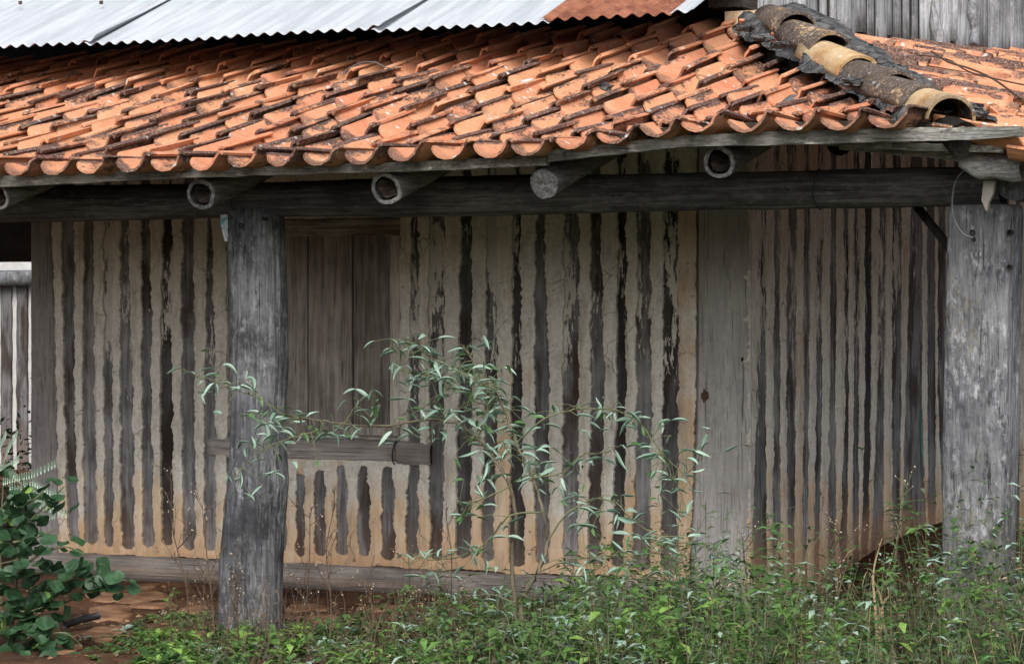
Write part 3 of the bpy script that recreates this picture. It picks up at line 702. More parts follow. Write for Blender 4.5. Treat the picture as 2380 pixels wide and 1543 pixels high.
# tile meshes: an S shaped clay tile, pan on the left and roll on the right; origin at lower end of the pan
PR = [(x * .94, h * .93) for x, h in [(0,.054),(.012,.043),(.03,.026),(.055,.009),(.085,.0),(.118,.003),(.145,.022),(.163,.048),(.175,.067),(.187,.077),(.199,.078),(.208,.073),(.213,.065)]]
TL = .43
def s_tile(seed, cut=0):
    rr = random.Random(seed); top = []; bot = []; ys = [0, .012, .14, .29, TL]; rows = []
    th = .013
    P_ = [(x * (1 + .03 * rr.uniform(-1, 1)), h * rr.uniform(.95, 1.08)) for x, h in PR]; P_ = [(P_[i][0] if 0 < i < 12 else PR[i][0], P_[i][1]) for i in range(13)]
    P_ = sorted(P_[:1] + P_[1:], key=lambda q: q[0])
    bow = rr.uniform(-.008, .008); chip = rr.randrange(0, 13) if rr.random() < .45 else -9
    def nrm(i):
        a = P_[max(0, i - 1)]; b = P_[min(12, i + 1)]; d = Vector((b[0] - a[0], b[1] - a[1])).normalized(); return Vector((-d.y, d.x))
    for j, yv in enumerate(ys):
        r1 = []; r2 = []
        for i, (x, h) in enumerate(P_):
            yy = yv
            if j == 0: yy += (.055, .034, .014, .003)[i] if i < 4 else 0
            if j == 0: yy += rr.uniform(0, .005)
            if j == 0 and abs(i - chip) <= 1: yy += rr.uniform(.008, .022)
            if j == 1: yy += (.055, .034, .014, .003)[i] if i < 4 else 0
            if j == 1 and abs(i - chip) <= 1: yy += .018
            taper = 1 - .04 * (yv / TL); xx = (x - .11) * taper + .11 + bow * sin(pi * yv / TL)
            hh = h * taper + .0015 * nz(x * 40, yv * 12, seed); n_ = nrm(i)
            o = .003 if j == 0 else 0.
            r1.append(Vector((xx - n_.x * o, yy, hh - n_.y * o))); r2.append(Vector((xx - n_.x * th, yy, hh - n_.y * th)))
        rows.append(r1 + r2[::-1])
    m = MB(); m.grid(rows, 0, True); K = 26
    for i in range(12): m.f.append((i, K - 1 - i, K - 2 - i, i + 1)); m.m.append(0)
    b = 4 * K
    for i in range(12): m.f.append((b + i, b + i + 1, b + K - 2 - i, b + K - 1 - i)); m.m.append(0)
    me = mesh('roof_tile', m.v, m.f, TILE); 
    me.polygons.foreach_set('use_smooth', [k < 4 * K for k in range(len(me.polygons))])
    me.update(); return me
TM = [s_tile(100 + i) for i in range(12)]
try:
    for me in TM:
        me.set_sharp_from_angle(angle=radians(50))
except Exception: pass
def tile_mat(o, fn, right_d, up_d, du=.15):
    """frame on the roof surface at world point o"""
    p0 = Vector(fn(o)); p1 = Vector(fn(o + up_d * du)); y = (p1 - p0).normalized(); x = right_d - y * right_d.dot(y); x.normalize(); z = x.cross(y)
    return p0, x, y, z
def fpt(v): return Vector((v.x, v.y, zf(v.x, v.y + D0)))
def spt(v): return Vector((v.x, v.y, zs(v.x, v.y + D0)))
EXP = .327; PW = .193
tiles = []
def add_tile(roof, v, fn, rd, ud, row, rj=1., cut=1.):
    p0, x, y, z = tile_mat(v, fn, rd, ud, .25)
    # tile leans back over the one below: nose lifted
    lift = .020 if row > 0 else .012
    ang = -math.atan(.030 / TL) + R.gauss(0, .013) * rj
    M = Matrix((x, y, z)).transposed().to_4x4()
    M = M @ Matrix.Rotation(ang, 4, 'X') @ Matrix.Rotation(R.gauss(0, .024) * rj, 4, 'Z') @ Matrix.Rotation(R.gauss(0, .032) * rj, 4, 'Y')
    s = R.uniform(.98, 1.02) * cut
    M = M @ Matrix.Diagonal((1, s, 1, 1)); M.translation = p0 + z * (lift + R.gauss(0, .003)) + y * (-.0) + x * -.10
    tiles.append((roof, M, R.choice(TM), row))
# decking under the tiles
def deck(name, pts_fn, us, vs, mat, th=.02):
    m = MB(); top = [[pts_fn(u, v) for u in us] for v in vs]; bot = [[p - Vector((0, 0, th)) for p in r] for r in top]
    m.grid(top); m.grid([r[::-1] for r in bot]); 
    return m.build(name, mat, house)
vsP = [10.42 + i * (13.4 - 10.42) / 14 for i in range(15)]
def fd(u, P):
    X = lerp(-12, min(hip_x(P) + .02, -2.9), u); return Vector((X, P - D0, zf(X, P) - .012))
tile_roof = deck('tiled_veranda_roof', fd, [i / 50 for i in range(51)], vsP, W_DARK); tile_roof['label'] = 'sagging orange clay tile roof over the front veranda'
def sd_(u, P):
    x0 = hip_x(P); X = lerp(x0 - .02, -2.42, u); return Vector((X, P - D0, zs(X, P) - .012))
side_roof = deck('tiled_side_roof', sd_, [i / 12 for i in range(13)], [10.62, 10.8, 11, 11.5, 12, 12.64, 13, 14, 15, 16, 17, 18, 19, 20.5], W_DARK); side_roof['label'] = 'orange clay tile roof falling away to the right behind the ridge'
ux, uy = Vector((1, 0, 0)), Vector((0, 1, 0))
ncol = int((12 - 2.75) / PW)
jit = {}
for ci in range(ncol):
    Xc = -2.93 - ci * PW
    for row in range(9):
        P = 10.20 + row * EXP
        if row == 0: pass
        X = Xc + .012 * R.uniform(-1, 1) + .03 * nz(row * .9, ci * .15)
        if X + .04 > hip_x(P + .18): continue
        add_tile(tile_roof, Vector((X, P - D0, 0)), fpt, ux, uy, row)
    # a doubled tile at the eave: short one set on top of the first
for ci in range(42):
    P = 10.46 + ci * PW
    for row in range(8):
        X = -2.32 - row * EXP
        if X < hip_x(P) + .15: continue
        if X - EXP * 1.2 < -4.66 and P > 12.6: continue
        pr = proj((X, P - D0, zs(X, P)))
        if pr[0] > 2900: continue
        add_tile(side_roof, Vector((X + .05 * R.uniform(-1, 1) + .06 * nz(ci * .4, row), P - D0, 0)), spt, uy, -ux, row, 1.6, max(.3, min(1., (X - hip_x(P + .1) + .0) / TL)) if P < 12.7 else 1.)
def inframe(M):
    a = proj(M.translation)
    return -70 < a[0] < 2450 and -60 < a[1] < 500
vis = sorted([t for t in tiles if inframe(t[1])], key=lambda t: proj(t[1].translation)[2]); rest = [t for t in tiles if not inframe(t[1])]
LIM = 345
for roof, M, me, row in vis[:LIM]:
    o = place('roof_tile', me, M, roof)
    d = R.random(); X = M.translation.x
    dk = 1.0 if d < .22 else (.78 if d < .58 else .45)
    if row >= 6 and roof is tile_roof: dk *= .5
    o.color = (dk * R.uniform(.8, 1.1), (R.uniform(.6, 1) if R.random() < .7 else .3) if row == 0 else (R.uniform(.5, 1) if R.random() < .45 else 0), R.uniform(.5, 1) if R.random() < .75 else 0, 1)
for roof in (tile_roof, side_roof):
    mm = MB()
    for r_, M, me, row in vis[LIM:] + rest:
        if r_ is roof: mm.add([M @ v.co for v in me.vertices], [tuple(p.vertices) for p in me.polygons])
    if mm.v: o = mm.build('roof_tiles', TILE, roof, False); o['kind'] = 'stuff'; o.color = (.4, .1, .3, 1)
print('tiles visible', len(vis), 'rest', len(rest))

# ------------------------------------------------------------------ hip ridge
m = MB(); rows = []; n = 110; hd = (HB - HT); hdn = Vector((hd.x, hd.y, 0)).normalized(); side = Vector((-hdn.y, hdn.x, 0))
for i in range(n + 1):
    t = i / n; P = lerp(12.75, 10.55, t); c = Vector((hip_x(P), P - D0, hip_zb(P))); row = []
    for j in range(15):
        u = -1 + 2 * j / 14; wd = .17 + .08 * fbm(t * 9, j * .35, 2, 4) + (.07 + .16 * max(0, .75 - t) if u < 0 else 0) + .10 * max(0, .25 - t)
        if u > 0: wd *= .8
        p = c + side * u * wd * -1
        z = c.z - .012 - .030 * abs(u) ** 2 + .11 * min(1, abs(u) * 2) * (1 - abs(u)) + (.045 * min(1, max(0, .8 - t) * 2) if u < -.2 else 0) + .026 * fbm(t * 18, u * 2.6, 1, 4)
        row.append(Vector((p.x, p.y, z)))
    rows.append(row)
m.grid(rows); ridge = m.build('hip_ridge', MORTAR, house, True); ridge['label'] = 'ridge of big half round tiles bedded in black mortar'
def barrel(seed, r0=.112, r1=.092, L=.50):
    m = MB(); rows = []; K = 14; rr = random.Random(seed)
    for j, y in enumerate([0, .01, .13, .26, .39, L]):
        ro = lerp(r0, r1, y / L) - (.003 if j == 0 else 0); o = []; i_ = []
        for k in range(K + 1):
            t = pi * (k / K); jj = rr.uniform(0, .006) if j == 0 else 0
            f_ = 1 + .025 * nz(cos(t) * 2, y * 6, seed)
            o.append((cos(t) * ro * f_, y + jj, sin(t) * ro * .95 * f_)); i_.append((cos(t) * (ro - .014), y + jj, sin(t) * (ro - .014) * .95))
        rows.append(o + i_[::-1])
    m.grid(rows, 0, True); K2 = 2 * (K + 1)
    for k in range(K): m.f.append((k, K2 - 1 - k, K2 - 2 - k, k + 1)); m.m.append(0)
    b = 5 * K2
    for k in range(K): m.f.append((b + k, b + k + 1, b + K2 - 2 - k, b + K2 - 1 - k)); m.m.append(0)
    me = mesh('ridge_tile', m.v, m.f, HIP); me.polygons.foreach_set('use_smooth', [k < 5 * K2 for k in range(len(me.polygons))]); return me
# (pixel of the crown at the lower end, darkness)
ridge_px = [(1855, 35, .75), (1936, 83, .85), (2000, 137, .05), (2088, 174, .95), (2159, 209, .8), (2214, 230, .45)]
prevp = HT + (HT - HB).normalized() * .05
for i, (a, b, dk) in enumerate(ridge_px):
    t = min((j / 200 for j in range(-10, 230)), key=lambda t_: abs(proj(HT.lerp(HB, t_))[0] - a))
    low = onP(a, b, HT.lerp(HB, t).y + D0)
    y = (prevp - low).normalized(); y = (y + (HT - HB).normalized()).normalized()
    x = y.cross(Vector((0, 0, 1))).normalized(); z = x.cross(y)
    M = Matrix((x, y, z)).transposed().to_4x4() @ Matrix.Rotation(R.gauss(0, .04), 4, 'Z') @ Matrix.Rotation(R.gauss(0, .06), 4, 'Y') @ Matrix.Rotation(-.035, 4, 'X')
    M.translation = low - z * .085
    o = place('ridge_tile', barrel(50 + i, .108, .091, .57), M, ridge); o.color = (dk, .5 if dk > .2 else 0, .5, 1); prevp = low
    if dk < .2: o['label'] = 'pale yellow ridge tile with little lichen'
# lumps of broken mortar along the ridge
for i in range(20):
    t = R.random(); P = lerp(12.7, 10.5, t); c = Vector((hip_x(P), P - D0, hip_zb(P) + .02)); sgn = 1 if R.random() < .25 else -1
    c += side * -1 * (-.13 - .10 * R.random() * (1.2 - t)) * (1 if sgn < 0 else -1) * 1.0; m = MB(); r_ = R.uniform(.03, .07); rows = []
    for a in range(9):
        ph = pi * a / 8; row = []
        for b in range(14):
            th = 2 * pi * b / 14; d = Vector((sin(ph) * cos(th), sin(ph) * sin(th), cos(ph) * .38)); row.append(c + d * r_ * (1 + .6 * fbm(d.x * 2 + i, d.y * 2, d.z * 2, 5)))
        rows.append(row)
    m.grid(rows, 0, True); m.build('mortar_lump', MORTAR, ridge)

# ------------------------------------------------------------------ rafters, boards under the eave
def rafter(px_, py_, r_px, P=10.45, hollow=True, lab=None, L=2.3):
    c = onP(px_, py_, P); r_ = r_px * proj(c)[2] / F; m = MB(); rows = []; K = 28; n = 16
    ax = Vector((0, 1, .285)).normalized(); u = Vector((1, 0, 0)); v = ax.cross(u) * -1; sd0 = px_ * .01
    def ring(d, rad, w_=.11): return [c + ax * d + (u * cos(2*pi*k/K) + v * sin(2*pi*k/K)) * rad * (1 + w_ * fbm(cos(2*pi*k/K) * 1.2 + sd0, sin(2*pi*k/K) * 1.2, d * 1.5)) for k in range(K)]
    for i in range(n, -1, -1): rows.append(ring(L * i / n, r_ * (1 + .05 * i / n)))
    m.grid(rows, 0, True)
    if hollow:
        rj = lambda d, rad, a: [p + ax * (a * fbm(k * .9, sd0, 3)) for k, p in enumerate(ring(d, rad, .12))]
        m.grid([rows[-1], ring(-.005, r_ * .97, .05), rj(-.004, r_ * .74, .004), rj(.014, r_ * .62, .014), rj(.12, r_ * .60, .02), [c + ax * .16 + (q - c) * .01 for q in rows[-1]]][:3], 1, True)
        m.grid([rj(.014, r_ * .62, .014), rj(.12, r_ * .56, .02), [c + ax * .16 + (q - c) * .01 for q in rows[-1]]], 2, True)
    else:
        m.grid([rows[-1]] + [[c + ax * (.012 * fbm(cos(2*pi*k/K) * s * 4, sin(2*pi*k/K) * s * 4, sd0) - .004) + (rows[-1][k] - c) * s for k in range(K)] for s in (.97, .8, .6, .4, .2, .01)], 1, True)
    o = m.build('rafter', [W_RAFT, W_ENDS, W_HOL], house, True)
    try: o.data.set_sharp_from_angle(angle=radians(45))
    except Exception: pass
    if lab: o['label'] = lab
    return o
rafter(-4, 458, 31); rafter(468, 452, 37); rafter(898, 438, 39); rafter(1265, 428, 35, 10.42, False, 'rafter with a solid pitted end'); rafter(1671, 377, 39, L=1.0)
rafter(-420, 462, 36)
for xx in (-3.6,):
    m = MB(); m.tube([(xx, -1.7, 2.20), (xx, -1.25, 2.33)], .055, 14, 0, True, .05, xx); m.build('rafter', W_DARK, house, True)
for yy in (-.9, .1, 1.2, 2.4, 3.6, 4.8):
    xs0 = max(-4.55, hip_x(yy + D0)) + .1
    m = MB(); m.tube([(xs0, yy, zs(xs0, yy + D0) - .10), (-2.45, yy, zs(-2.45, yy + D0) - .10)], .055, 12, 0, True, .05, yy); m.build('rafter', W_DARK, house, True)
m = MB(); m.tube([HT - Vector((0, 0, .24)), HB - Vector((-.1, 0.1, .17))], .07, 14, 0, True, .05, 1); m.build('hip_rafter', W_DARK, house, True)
# battens under the tiles
for P in (10.9, 11.4, 11.9, 12.4):
    m = MB(); rows = []
    for i in range(40):
        X = lerp(-11.5, hip_x(P) - .05, i / 39); z = zf(X, P) - .036
        rows.append([(X, P - D0 - .025, z), (X, P - D0 + .025, z), (X, P - D0 + .025, z - .022), (X, P - D0 - .025, z - .022)])
    m.grid(rows, 0, True); m.build('batten', W_DARK, house)
def board(P, tab, th, mat, name='eave_board', lab=None, seed=0.):
    m = MB(); rows = []; px0, px1 = tab[0][0], tab[-1][0]; n = int((px1 - px0) / 18)
    for i in range(n + 1):
        p_ = lerp(px0, px1, i / n); a = interp([(x, t) for x, t, b in tab], p_); b = interp([(x, b) for x, t, b in tab], p_)
        A, B = onP(p_, a, P), onP(p_, b, P); j = .003 * fbm(A.x * 8, seed); k = .004 * fbm(A.x * 8, seed + 5)
        rows.append([(A.x, A.y, A.z + j), (A.x, A.y + th, A.z + j), (B.x, B.y + th, B.z + k), (B.x, B.y, B.z + k)])
    m.grid(rows, 0, True); m.f.append((0, 1, 2, 3)); m.m.append(0); e = len(m.v) - 4; m.f.append((e + 3, e + 2, e + 1, e)); m.m.append(0)
    o = m.build(name, mat, house)
    if lab: o['label'] = lab
    return o
board(10.36, [(-300, 415, 445), (0, 408, 435), (400, 392, 415), (640, 386, 407), (1000, 374, 397), (1270, 360, 385)], .035, W_BOARD, lab='left grey board along the eave', seed=1.)
board(10.32, [(1274, 350, 376), (1581, 316, 342), (1850, 304, 336), (2136, 297, 328), (2250, 296, 325), (2374, 294, 317)], .035, W_BOARD, lab='right eave board reaching past the ridge end', seed=9.)
board(10.42, [(1900, 330, 338), (2120, 333, 350), (2330, 338, 355)], .03, W_BOARD, seed=12.)
board(10.55, [(1950, 338, 348), (2150, 350, 366), (2250, 362, 378)], .03, W_BOARD, seed=15.)
# filler under the raised tiles of the corner
board(10.44, [(1274, 352, 366), (1500, 300, 345), (1700, 286, 330), (2050, 280, 320), (2180, 285, 318)], .03, W_DARK, 'batten', seed=19.)
# log lying over the corner, split and hollow
m = MB(); A = onP(2232, 388, 10.55); B = onP(2378, 382, 10.60); rows = []; K = 22; n = 16
for i in range(n + 1):
    t = i / n; c = A.lerp(B, t); r_ = .058 * min(1, .3 + t * 2.2) + .004 * sin(t * 9); c = c + Vector((0, 0, .012 * (1 - t) - .01 * t)); rows.append([c + Vector((.006 * nz(k * .8, i * .4), cos(2*pi*k/K) * r_ * (1 + .1 * fbm(k * .5, t * 3, 1)), sin(2*pi*k/K) * r_ * (1 + .12 * fbm(cos(2*pi*k/K), sin(2*pi*k/K) + t * 2, 1)))) for k in range(K)])
m.grid(rows, 0, True); m.grid([rows[-1], [B + (p - B) * .8 for p in rows[-1]], [B + (p - B) * .75 - Vector((.05, 0, 0)) for p in rows[-1]], [B - Vector((.05, 0, 0))] * K], 0, True); m.grid([[A] * K, rows[0]], 0, True)
o = m.build('corner_log', W_LOGX, house, True); o['label'] = 'short pale weathered log over the right post'
m = MB(); A = onP(2283, 425, 10.6); m.add([onP(2286, 420, 10.62), onP(2312, 420, 10.62), onP(2307, 452, 10.62), onP(2298, 470, 10.62), onP(2292, 491, 10.60), onP(2281, 466, 10.62)], [(0, 5, 4, 3, 2, 1)])
b0 = [v + Vector((.002, .02, 0)) for v in m.v]; m.add(b0, [(0, 1, 2, 3, 4, 5)]); 
for k in range(6): m.f.append((k, (k + 1) % 6, 6 + (k + 1) % 6, 6 + k)); m.m.append(0)
m.build('plaster_sliver', CONC, house)
# diagonal brace at the right post
m = MB(); A = onP(2130, 480, 11.2); B = onP(2214, 585, 10.98); m.tube([A, B], .02, 5); m.build('brace', W_DARK, house)

# ------------------------------------------------------------------ corrugated metal roof
PM = 12.12; SLM = .397
mr = MB(); mr.box((-12, 2.2, 2.6), (XC - .25, 2.3, 3.6)); metal_roof = mr.build('metal_roof', W_DARK, house); metal_roof['label'] = 'corrugated metal roof above the tiles, grey with one rusted sheet, over an added shade-dark attic board'  # this box is an added dark board that paints the attic gap's shade
def sheet(px0, px1, dz, mat, seed, skew=0., P0=PM, len_=7.5, open_lift=0.):
    x0 = onP(px0, 80, P0).x; x1 = onP(px1, 60, P0).x; m = MB(); n = max(8, int((x1 - x0) / .0095)); rows = []
    for j, s in enumerate([0, .02, .5, 1.2, 2.2, 4, len_]):
        row = []
        for i in range(n + 1):
            x = lerp(x0, x1, i / n); ph = 2 * pi * x / .078
            e = .006 * nz(x * 3, seed) if j == 0 else 0
            ed = open_lift * max(0, 1 - (x1 - x) / .12) ** 2 * max(0, 1 - s / .8)
            row.append((x + skew * s, P0 - D0 + s * cos(math.atan(SLM)) + e, 2.896 + dz + s * sin(math.atan(SLM)) + .0095 * cos(ph) + .004 * nz(x * 1.5, s * 1.2, seed) + ed))
        rows.append(row)
    m.grid(rows); m.grid([[(p[0], p[1], p[2] - .0016) for p in reversed(r)] for r in rows])
    k = n + 1
    for i in range(n): m.f.append((i, len(rows) * k + (n - i), len(rows) * k + (n - i - 1), i + 1)); m.m.append(0)
    return m.build('metal_sheet', mat, metal_roof, True)
sheet(-900, -420, .0, METAL, 1); sheet(-450, 222, .010, METAL, 2, open_lift=.03); sheet(196, 545, .002, METAL, 3, open_lift=.006); sheet(525, 888, .010, METAL, 4, open_lift=.03); sheet(862, 1275, .0, METAL, 5)
sheet(1255, 1560, .012, RUST, 6); sheet(1556, 1612, .02, METAL, 7)
for (px_, py_) in [(48, 17), (236, 17), (350, 3), (438, 3)]:
    X = None
    for s in [i * .02 for i in range(200)]:
        q = Vector((0, PM - D0 + s * cos(math.atan(SLM)), 2.93 + s * sin(math.atan(SLM)))); 
        d = onY(px_, py_, q.y)
        if d.z < q.z: X = Vector((d.x, q.y, q.z + .012)); break
    if X is not None:
        m = MB(); m.tube([X, X + Vector((0, -.006, .016))], .011, 8); m.build('roof_nail', S_BROWN, metal_roof)
# gable / upper wall of grey upright planks at the right
m = MB(); m.box((XC - .3, .2, 3.02), (XC - .12, 9, 5.0)); m.box((XC - .7, .55, 2.75), (XC - .31, .62, 3.9)); gable = m.build('plank_wall', W_DARK, house); gable['label'] = 'upper wall of upright grey planks at the top right'
y = .42; i = 0
while y < 8.5:
    wd = R.uniform(.13, .21); z0 = zs(XC, y + D0) + R.uniform(-.05, .06); x = XC - .10 + R.uniform(-.025, .02); m = MB(); rows = []
    if R.random() < .12: z0 += .05
    for k in range(14):
        z = lerp(z0, 5.0, k / 13); a = y + .006 * fbm(z * 3, i); b = y + wd - .018 + .010 * fbm(z * 3, i + 50)
        rows.append([(x - .06 + .085 * sin(pi * (q_ * .8 + .1)), lerp(a, b, q_), z + (.02 * nz(i, q_ * 4) if k == 0 else 0)) for q_ in (0, .12, .3, .5, .7, .88, 1)])
    m.grid(rows); m.f.append((6, 5, 4, 3, 2, 1, 0)); m.m.append(0); m.build('plank', W_PLANK, gable, True); y += wd; i += 1
# thin bent pole in front of the planks
m = MB(); q = [onX(2262, 112, -4.15), onX(2266, 70, -4.2), onX(2259, 35, -4.2), onX(2264, -30, -4.25), onX(2262, -90, -4.3)]
m.tube(q, [.035, .028, .032, .03, .03], 10, 0, True, .2, 2.); o = m.build('leaning_pole', W_PLANK, house, True)
m = MB(); q = onX(2172, 62, -4.42); m.tube([q + Vector((0, .06, -.08)), q + Vector((0, 0, .03)), q + Vector((0, -.05, .14))], [.05, .035, .01], 7, 0, True, .4, 8.); m.build('wood_splinter', W_PLANK, house)

# ------------------------------------------------------------------ breezeway roof to the left and the building beyond
m = MB(); m.box((-14, .1, 2.75), (XL + .02, .18, 2.80)); 
m.add([(-14, .0, 2.78), (XL + .1, .0, 2.78), (XL + .1, 4.4, 1.86), (-14, 4.4, 1.86), (-14, .0, 2.82), (XL + .1, .0, 2.82), (XL + .1, 4.4, 1.90), (-14, 4.4, 1.90)], [(0,1,2,3),(7,6,5,4),(3,2,6,7)])
br = m.build('rear_veranda_roof', W_DARK, house)
for i in range(12):
    x = XL - .1 - i * PW; M = Matrix.Rotation(pi, 4, 'Z') @ Matrix.Rotation(math.atan(.19), 4, 'X'); M.translation = Vector((x, 4.45, 1.885)); place('roof_tile', TM[i % 12], M, br).color = (.5, .2, .2, 1)
far = empty('striped_outbuilding', (-16, 8.5, 0), 'bright striped timber and whitewash wall seen past the left end of the farmhouse', 'building')
WHITE = m_plain('bright whitewash', (.42, .42, .42), (.56, .56, .56), .9, 0, .2)
m = MB(); m.box((-22, 8.6, -.1), (-11, 8.8, 1.78)); m.build('wall', WHITE, far)
m = MB(); m.tube([(-22, 8.5, 1.80), (-16, 8.5, 1.79), (-11, 8.5, 1.81)], .075, 16, 0, True, .03); m.build('top_log', W_POST2, far, True)
m = MB(); m.box((-22, 8.65, 1.80), (-11, 8.8, 2.0)); m.build('upper_wall', WHITE, far)
x = -17.5; i = 0
while x < -11.5:
    m = MB(); rows = []
    for k in range(24):
        z = lerp(0, 1.72, k / 23); rows.append([(x + .012 * fbm(z * 6, i), 8.6, z), (x + .012 * fbm(z * 6, i), 8.575, z), (x + .12 + .012 * fbm(z * 6, i + 9), 8.575, z), (x + .12 + .012 * fbm(z * 6, i + 9), 8.6, z)])
    m.grid(rows); o = m.build('stave', STAVE, far); o.color = (0, .45, 0, 1); x += R.uniform(.17, .22); i += 1

# ------------------------------------------------------------------ mound of earth by the side wall
m = MB(); rows = []; c = Vector((-4.05, 1.95, 0))
for a in range(15):
    t = a / 14; row = []
    for b in range(32):
        th = 2 * pi * b / 32; rr = t * 1.0; x = c.x + cos(th) * rr * .75; y = c.y + sin(th) * rr * 1.1; x = max(x, XC - .03)
        h = .34 * (1 - t ** 2.0) + .04 * fbm(x * 4, y * 4, 3) * (1 - t) - .03 * t; row.append((x, y, max(h, -.03)))
    rows.append(row)
m.grid(rows, 0, True); mound = m.build('earth_mound', m_plain('dark heaped earth', (.05, .022, .014), (.10, .045, .026), .95, 0, .1, 22, .9), None, True); tag(mound, 'heap of dark brown earth against the side wall beside the right post', 'mound')

# ------------------------------------------------------------------ small things
vs = []; m = MB(); A = [(512, 500), (526, 498), (537, 503), (540, 520), (534, 540), (538, 560), (524, 561), (518, 540), (511, 525)]
c = onP(526, 528, 10.86); ring = [onP(a, b, 10.86) for a, b in A]; K = len(ring)
fr_ = [[c.lerp(p, s) + Vector((0, -.018 * (1 - s * s) + .014 * nz(k * 2.1, s * 5), 0)) for k, p in enumerate(ring)] for s in (1, .7, .4, .02)]
bk = [[c.lerp(p, s) + Vector((0, .012 * (1 - s * s), 0)) for k, p in enumerate(ring)] for s in (.02, .5, 1)]
m.grid(bk + fr_, 0, True); bag = m.build('plastic_bag', BAG, None, False); tag(bag, 'crumpled blue and white plastic bag hanging at the top left of the dark bowed post', 'bag')
def wire(name, pts, r_, mat, lab, cat):
    P3 = [Vector(p) for p in pts]; out = []
    for i in range(len(P3) - 1):
        p0 = P3[max(i - 1, 0)]; p1 = P3[i]; p2 = P3[i + 1]; p3 = P3[min(i + 2, len(P3) - 1)]
        for k in range(6):
            t = k / 6; out.append(.5 * ((2 * p1) + (p2 - p0) * t + (2 * p0 - 5 * p1 + 4 * p2 - p3) * t * t + (3 * p1 - p0 - 3 * p2 + p3) * t ** 3))
    out.append(P3[-1]); m = MB(); m.tube(out, r_, 5); o = m.build(name, mat, None, True); tag(o, lab, cat); return out
wire('wire', [onP(a, b, 10.60) for a, b in [(2298, 372), (2265, 378), (2240, 396), (2222, 420), (2214, 455), (2214, 492), (2222, 520), (2240, 545), (2262, 553)]], .0035, WIRE, 'grey wire looping from the corner log down to the top of the right post', 'wire')
wire('wire', [onP(a, b, 11.35) for a, b in [(798, 172), (812, 158), (842, 146), (872, 146), (890, 154), (908, 160)]], .0025, WIRE, 'thin bent wire lying on the orange tiles near the middle of the roof', 'wire')
tw = [(2165, 120), (2205, 145), (2255, 160), (2310, 185), (2375, 232)]
def onside(px_, py_, off=.11):
    for i in range(300):
        P = 10.4 + i * .03; p = onP(px_, py_, P)
        if p.z < zs(p.x, P) + off: return p
    return onP(px_, py_, 12)
wire('vine', [onside(a, b) for a, b in tw], .005, S_BROWN, 'long dry vine trailing over the tiles right of the ridge', 'vine')
wire('vine', [onside(a, b) for a, b in [(2130, 128), (2200, 138), (2260, 170), (2380, 198)]], .004, S_BROWN, 'shorter dry vine crossing the tiles high on the right', 'vine')
# hose / black pipe on the ground
A = onZ(165, 1512 - 55, .03); B = onZ(227, 1500 - 72, .06)
m = MB(); m.tube([onZ(150, 1452, .03), onZ(190, 1438, .05), onZ(228, 1430, .055)], .018, 10); hose = m.build('pipe', BLACK, None, True); tag(hose, 'short black pipe lying on the bare earth beside the round leaved shrub', 'pipe')
# black lump of moss and a pale shard on the roof
def onfront(px_, py_, off=.03):
    for i in range(300):
        P = 10.2 + i * .01; p = onP(px_, py_, P)
        if p.z < zf(p.x, P) + off: return p
    return onP(px_, py_, 11.5)
m = MB(); c = onfront(1405, 203, .05); rows = []
for a in range(8):
    ph = pi * a / 7; rows.append([c + Vector((sin(ph) * cos(2*pi*b/11) * 1.2, sin(ph) * sin(2*pi*b/11), cos(ph) * .7)) * .028 * (1 + .9 * fbm(cos(2*pi*b/11) * 3, sin(2*pi*b/11) * 3, ph * 2, 3)) for b in range(11)])
m.grid(rows, 0, True); o = m.build('moss_clump', MORTAR, None); tag(o, 'small black clump of dried moss on the tiles towards the right of the roof', 'moss')
for px_, py_, lab in [(1105, 210, 'pale broken shard on the tiles right of the middle of the roof'), (690, 268, 'pale broken shard on the tiles near the left third of the roof'), (1232, 186, 'small pale shard on a tile left of the black moss clump')]:
    c = onfront(px_, py_, .05); m = MB(); K = 7; ring = [c + Vector((cos(2*pi*k/K) * .045 * R.uniform(.6, 1.1), sin(2*pi*k/K) * .03 * R.uniform(.6, 1.1), .3 * sin(2*pi*k/K) * .03)) for k in range(K)]
    m.grid([[p - Vector((0, 0, .01)) for p in ring], ring, [c + Vector((0, 0, .004))] * K], 0, True); o = m.build('shard', m_plain('pale shard', (.42, .45, .47), (.58, .60, .62), .7), None); tag(o, lab, 'shard')

# ------------------------------------------------------------------ plants
def leaf_mesh(name, L, W, fold, droop, mat, shape='lance', n=5, curl=0.):
    m = MB(); rows = []
    for i in range(n + 1):
        t = i / n
        if shape == 'lance': wd = W * (sin(pi * min(1, t ** .8)) ** .9) * .5 + .0006
        else: wd = W * .5 * sin(pi * t) ** .5 + .0006
        z = -droop * t * t * L; x = t * L
        y = curl * sin(t * pi) * L * .3
        rows.append([(x, y - wd * cos(fold), z + wd * sin(fold)), (x, y, z), (x, y + wd * cos(fold), z + wd * sin(fold))])
    m.grid(rows); return mesh(name, m.v, m.f, mat, None, True)
def orient(p, d, roll=0., s=1.):
    d = d.normalized(); z = Vector((0, 0, 1)) if abs(d.z) < .95 else Vector((1, 0, 0)); y = z.cross(d).normalized(); z = d.cross(y)
    M = Matrix((d, y, z)).transposed().to_4x4() @ Matrix.Rotation(roll, 4, 'X') @ Matrix.Diagonal((s, s, s, 1)); M.translation = p; return M
def smooth_path(P3, k=5):
    out = []
    for i in range(len(P3) - 1):
        p0 = P3[max(i - 1, 0)]; p1 = P3[i]; p2 = P3[i + 1]; p3 = P3[min(i + 2, len(P3) - 1)]
        for j in range(k):
            t = j / k; out.append(.5 * ((2 * p1) + (p2 - p0) * t + (2 * p0 - 5 * p1 + 4 * p2 - p3) * t * t + (3 * p1 - p0 - 3 * p2 + p3) * t ** 3))
    out.append(P3[-1]); return out
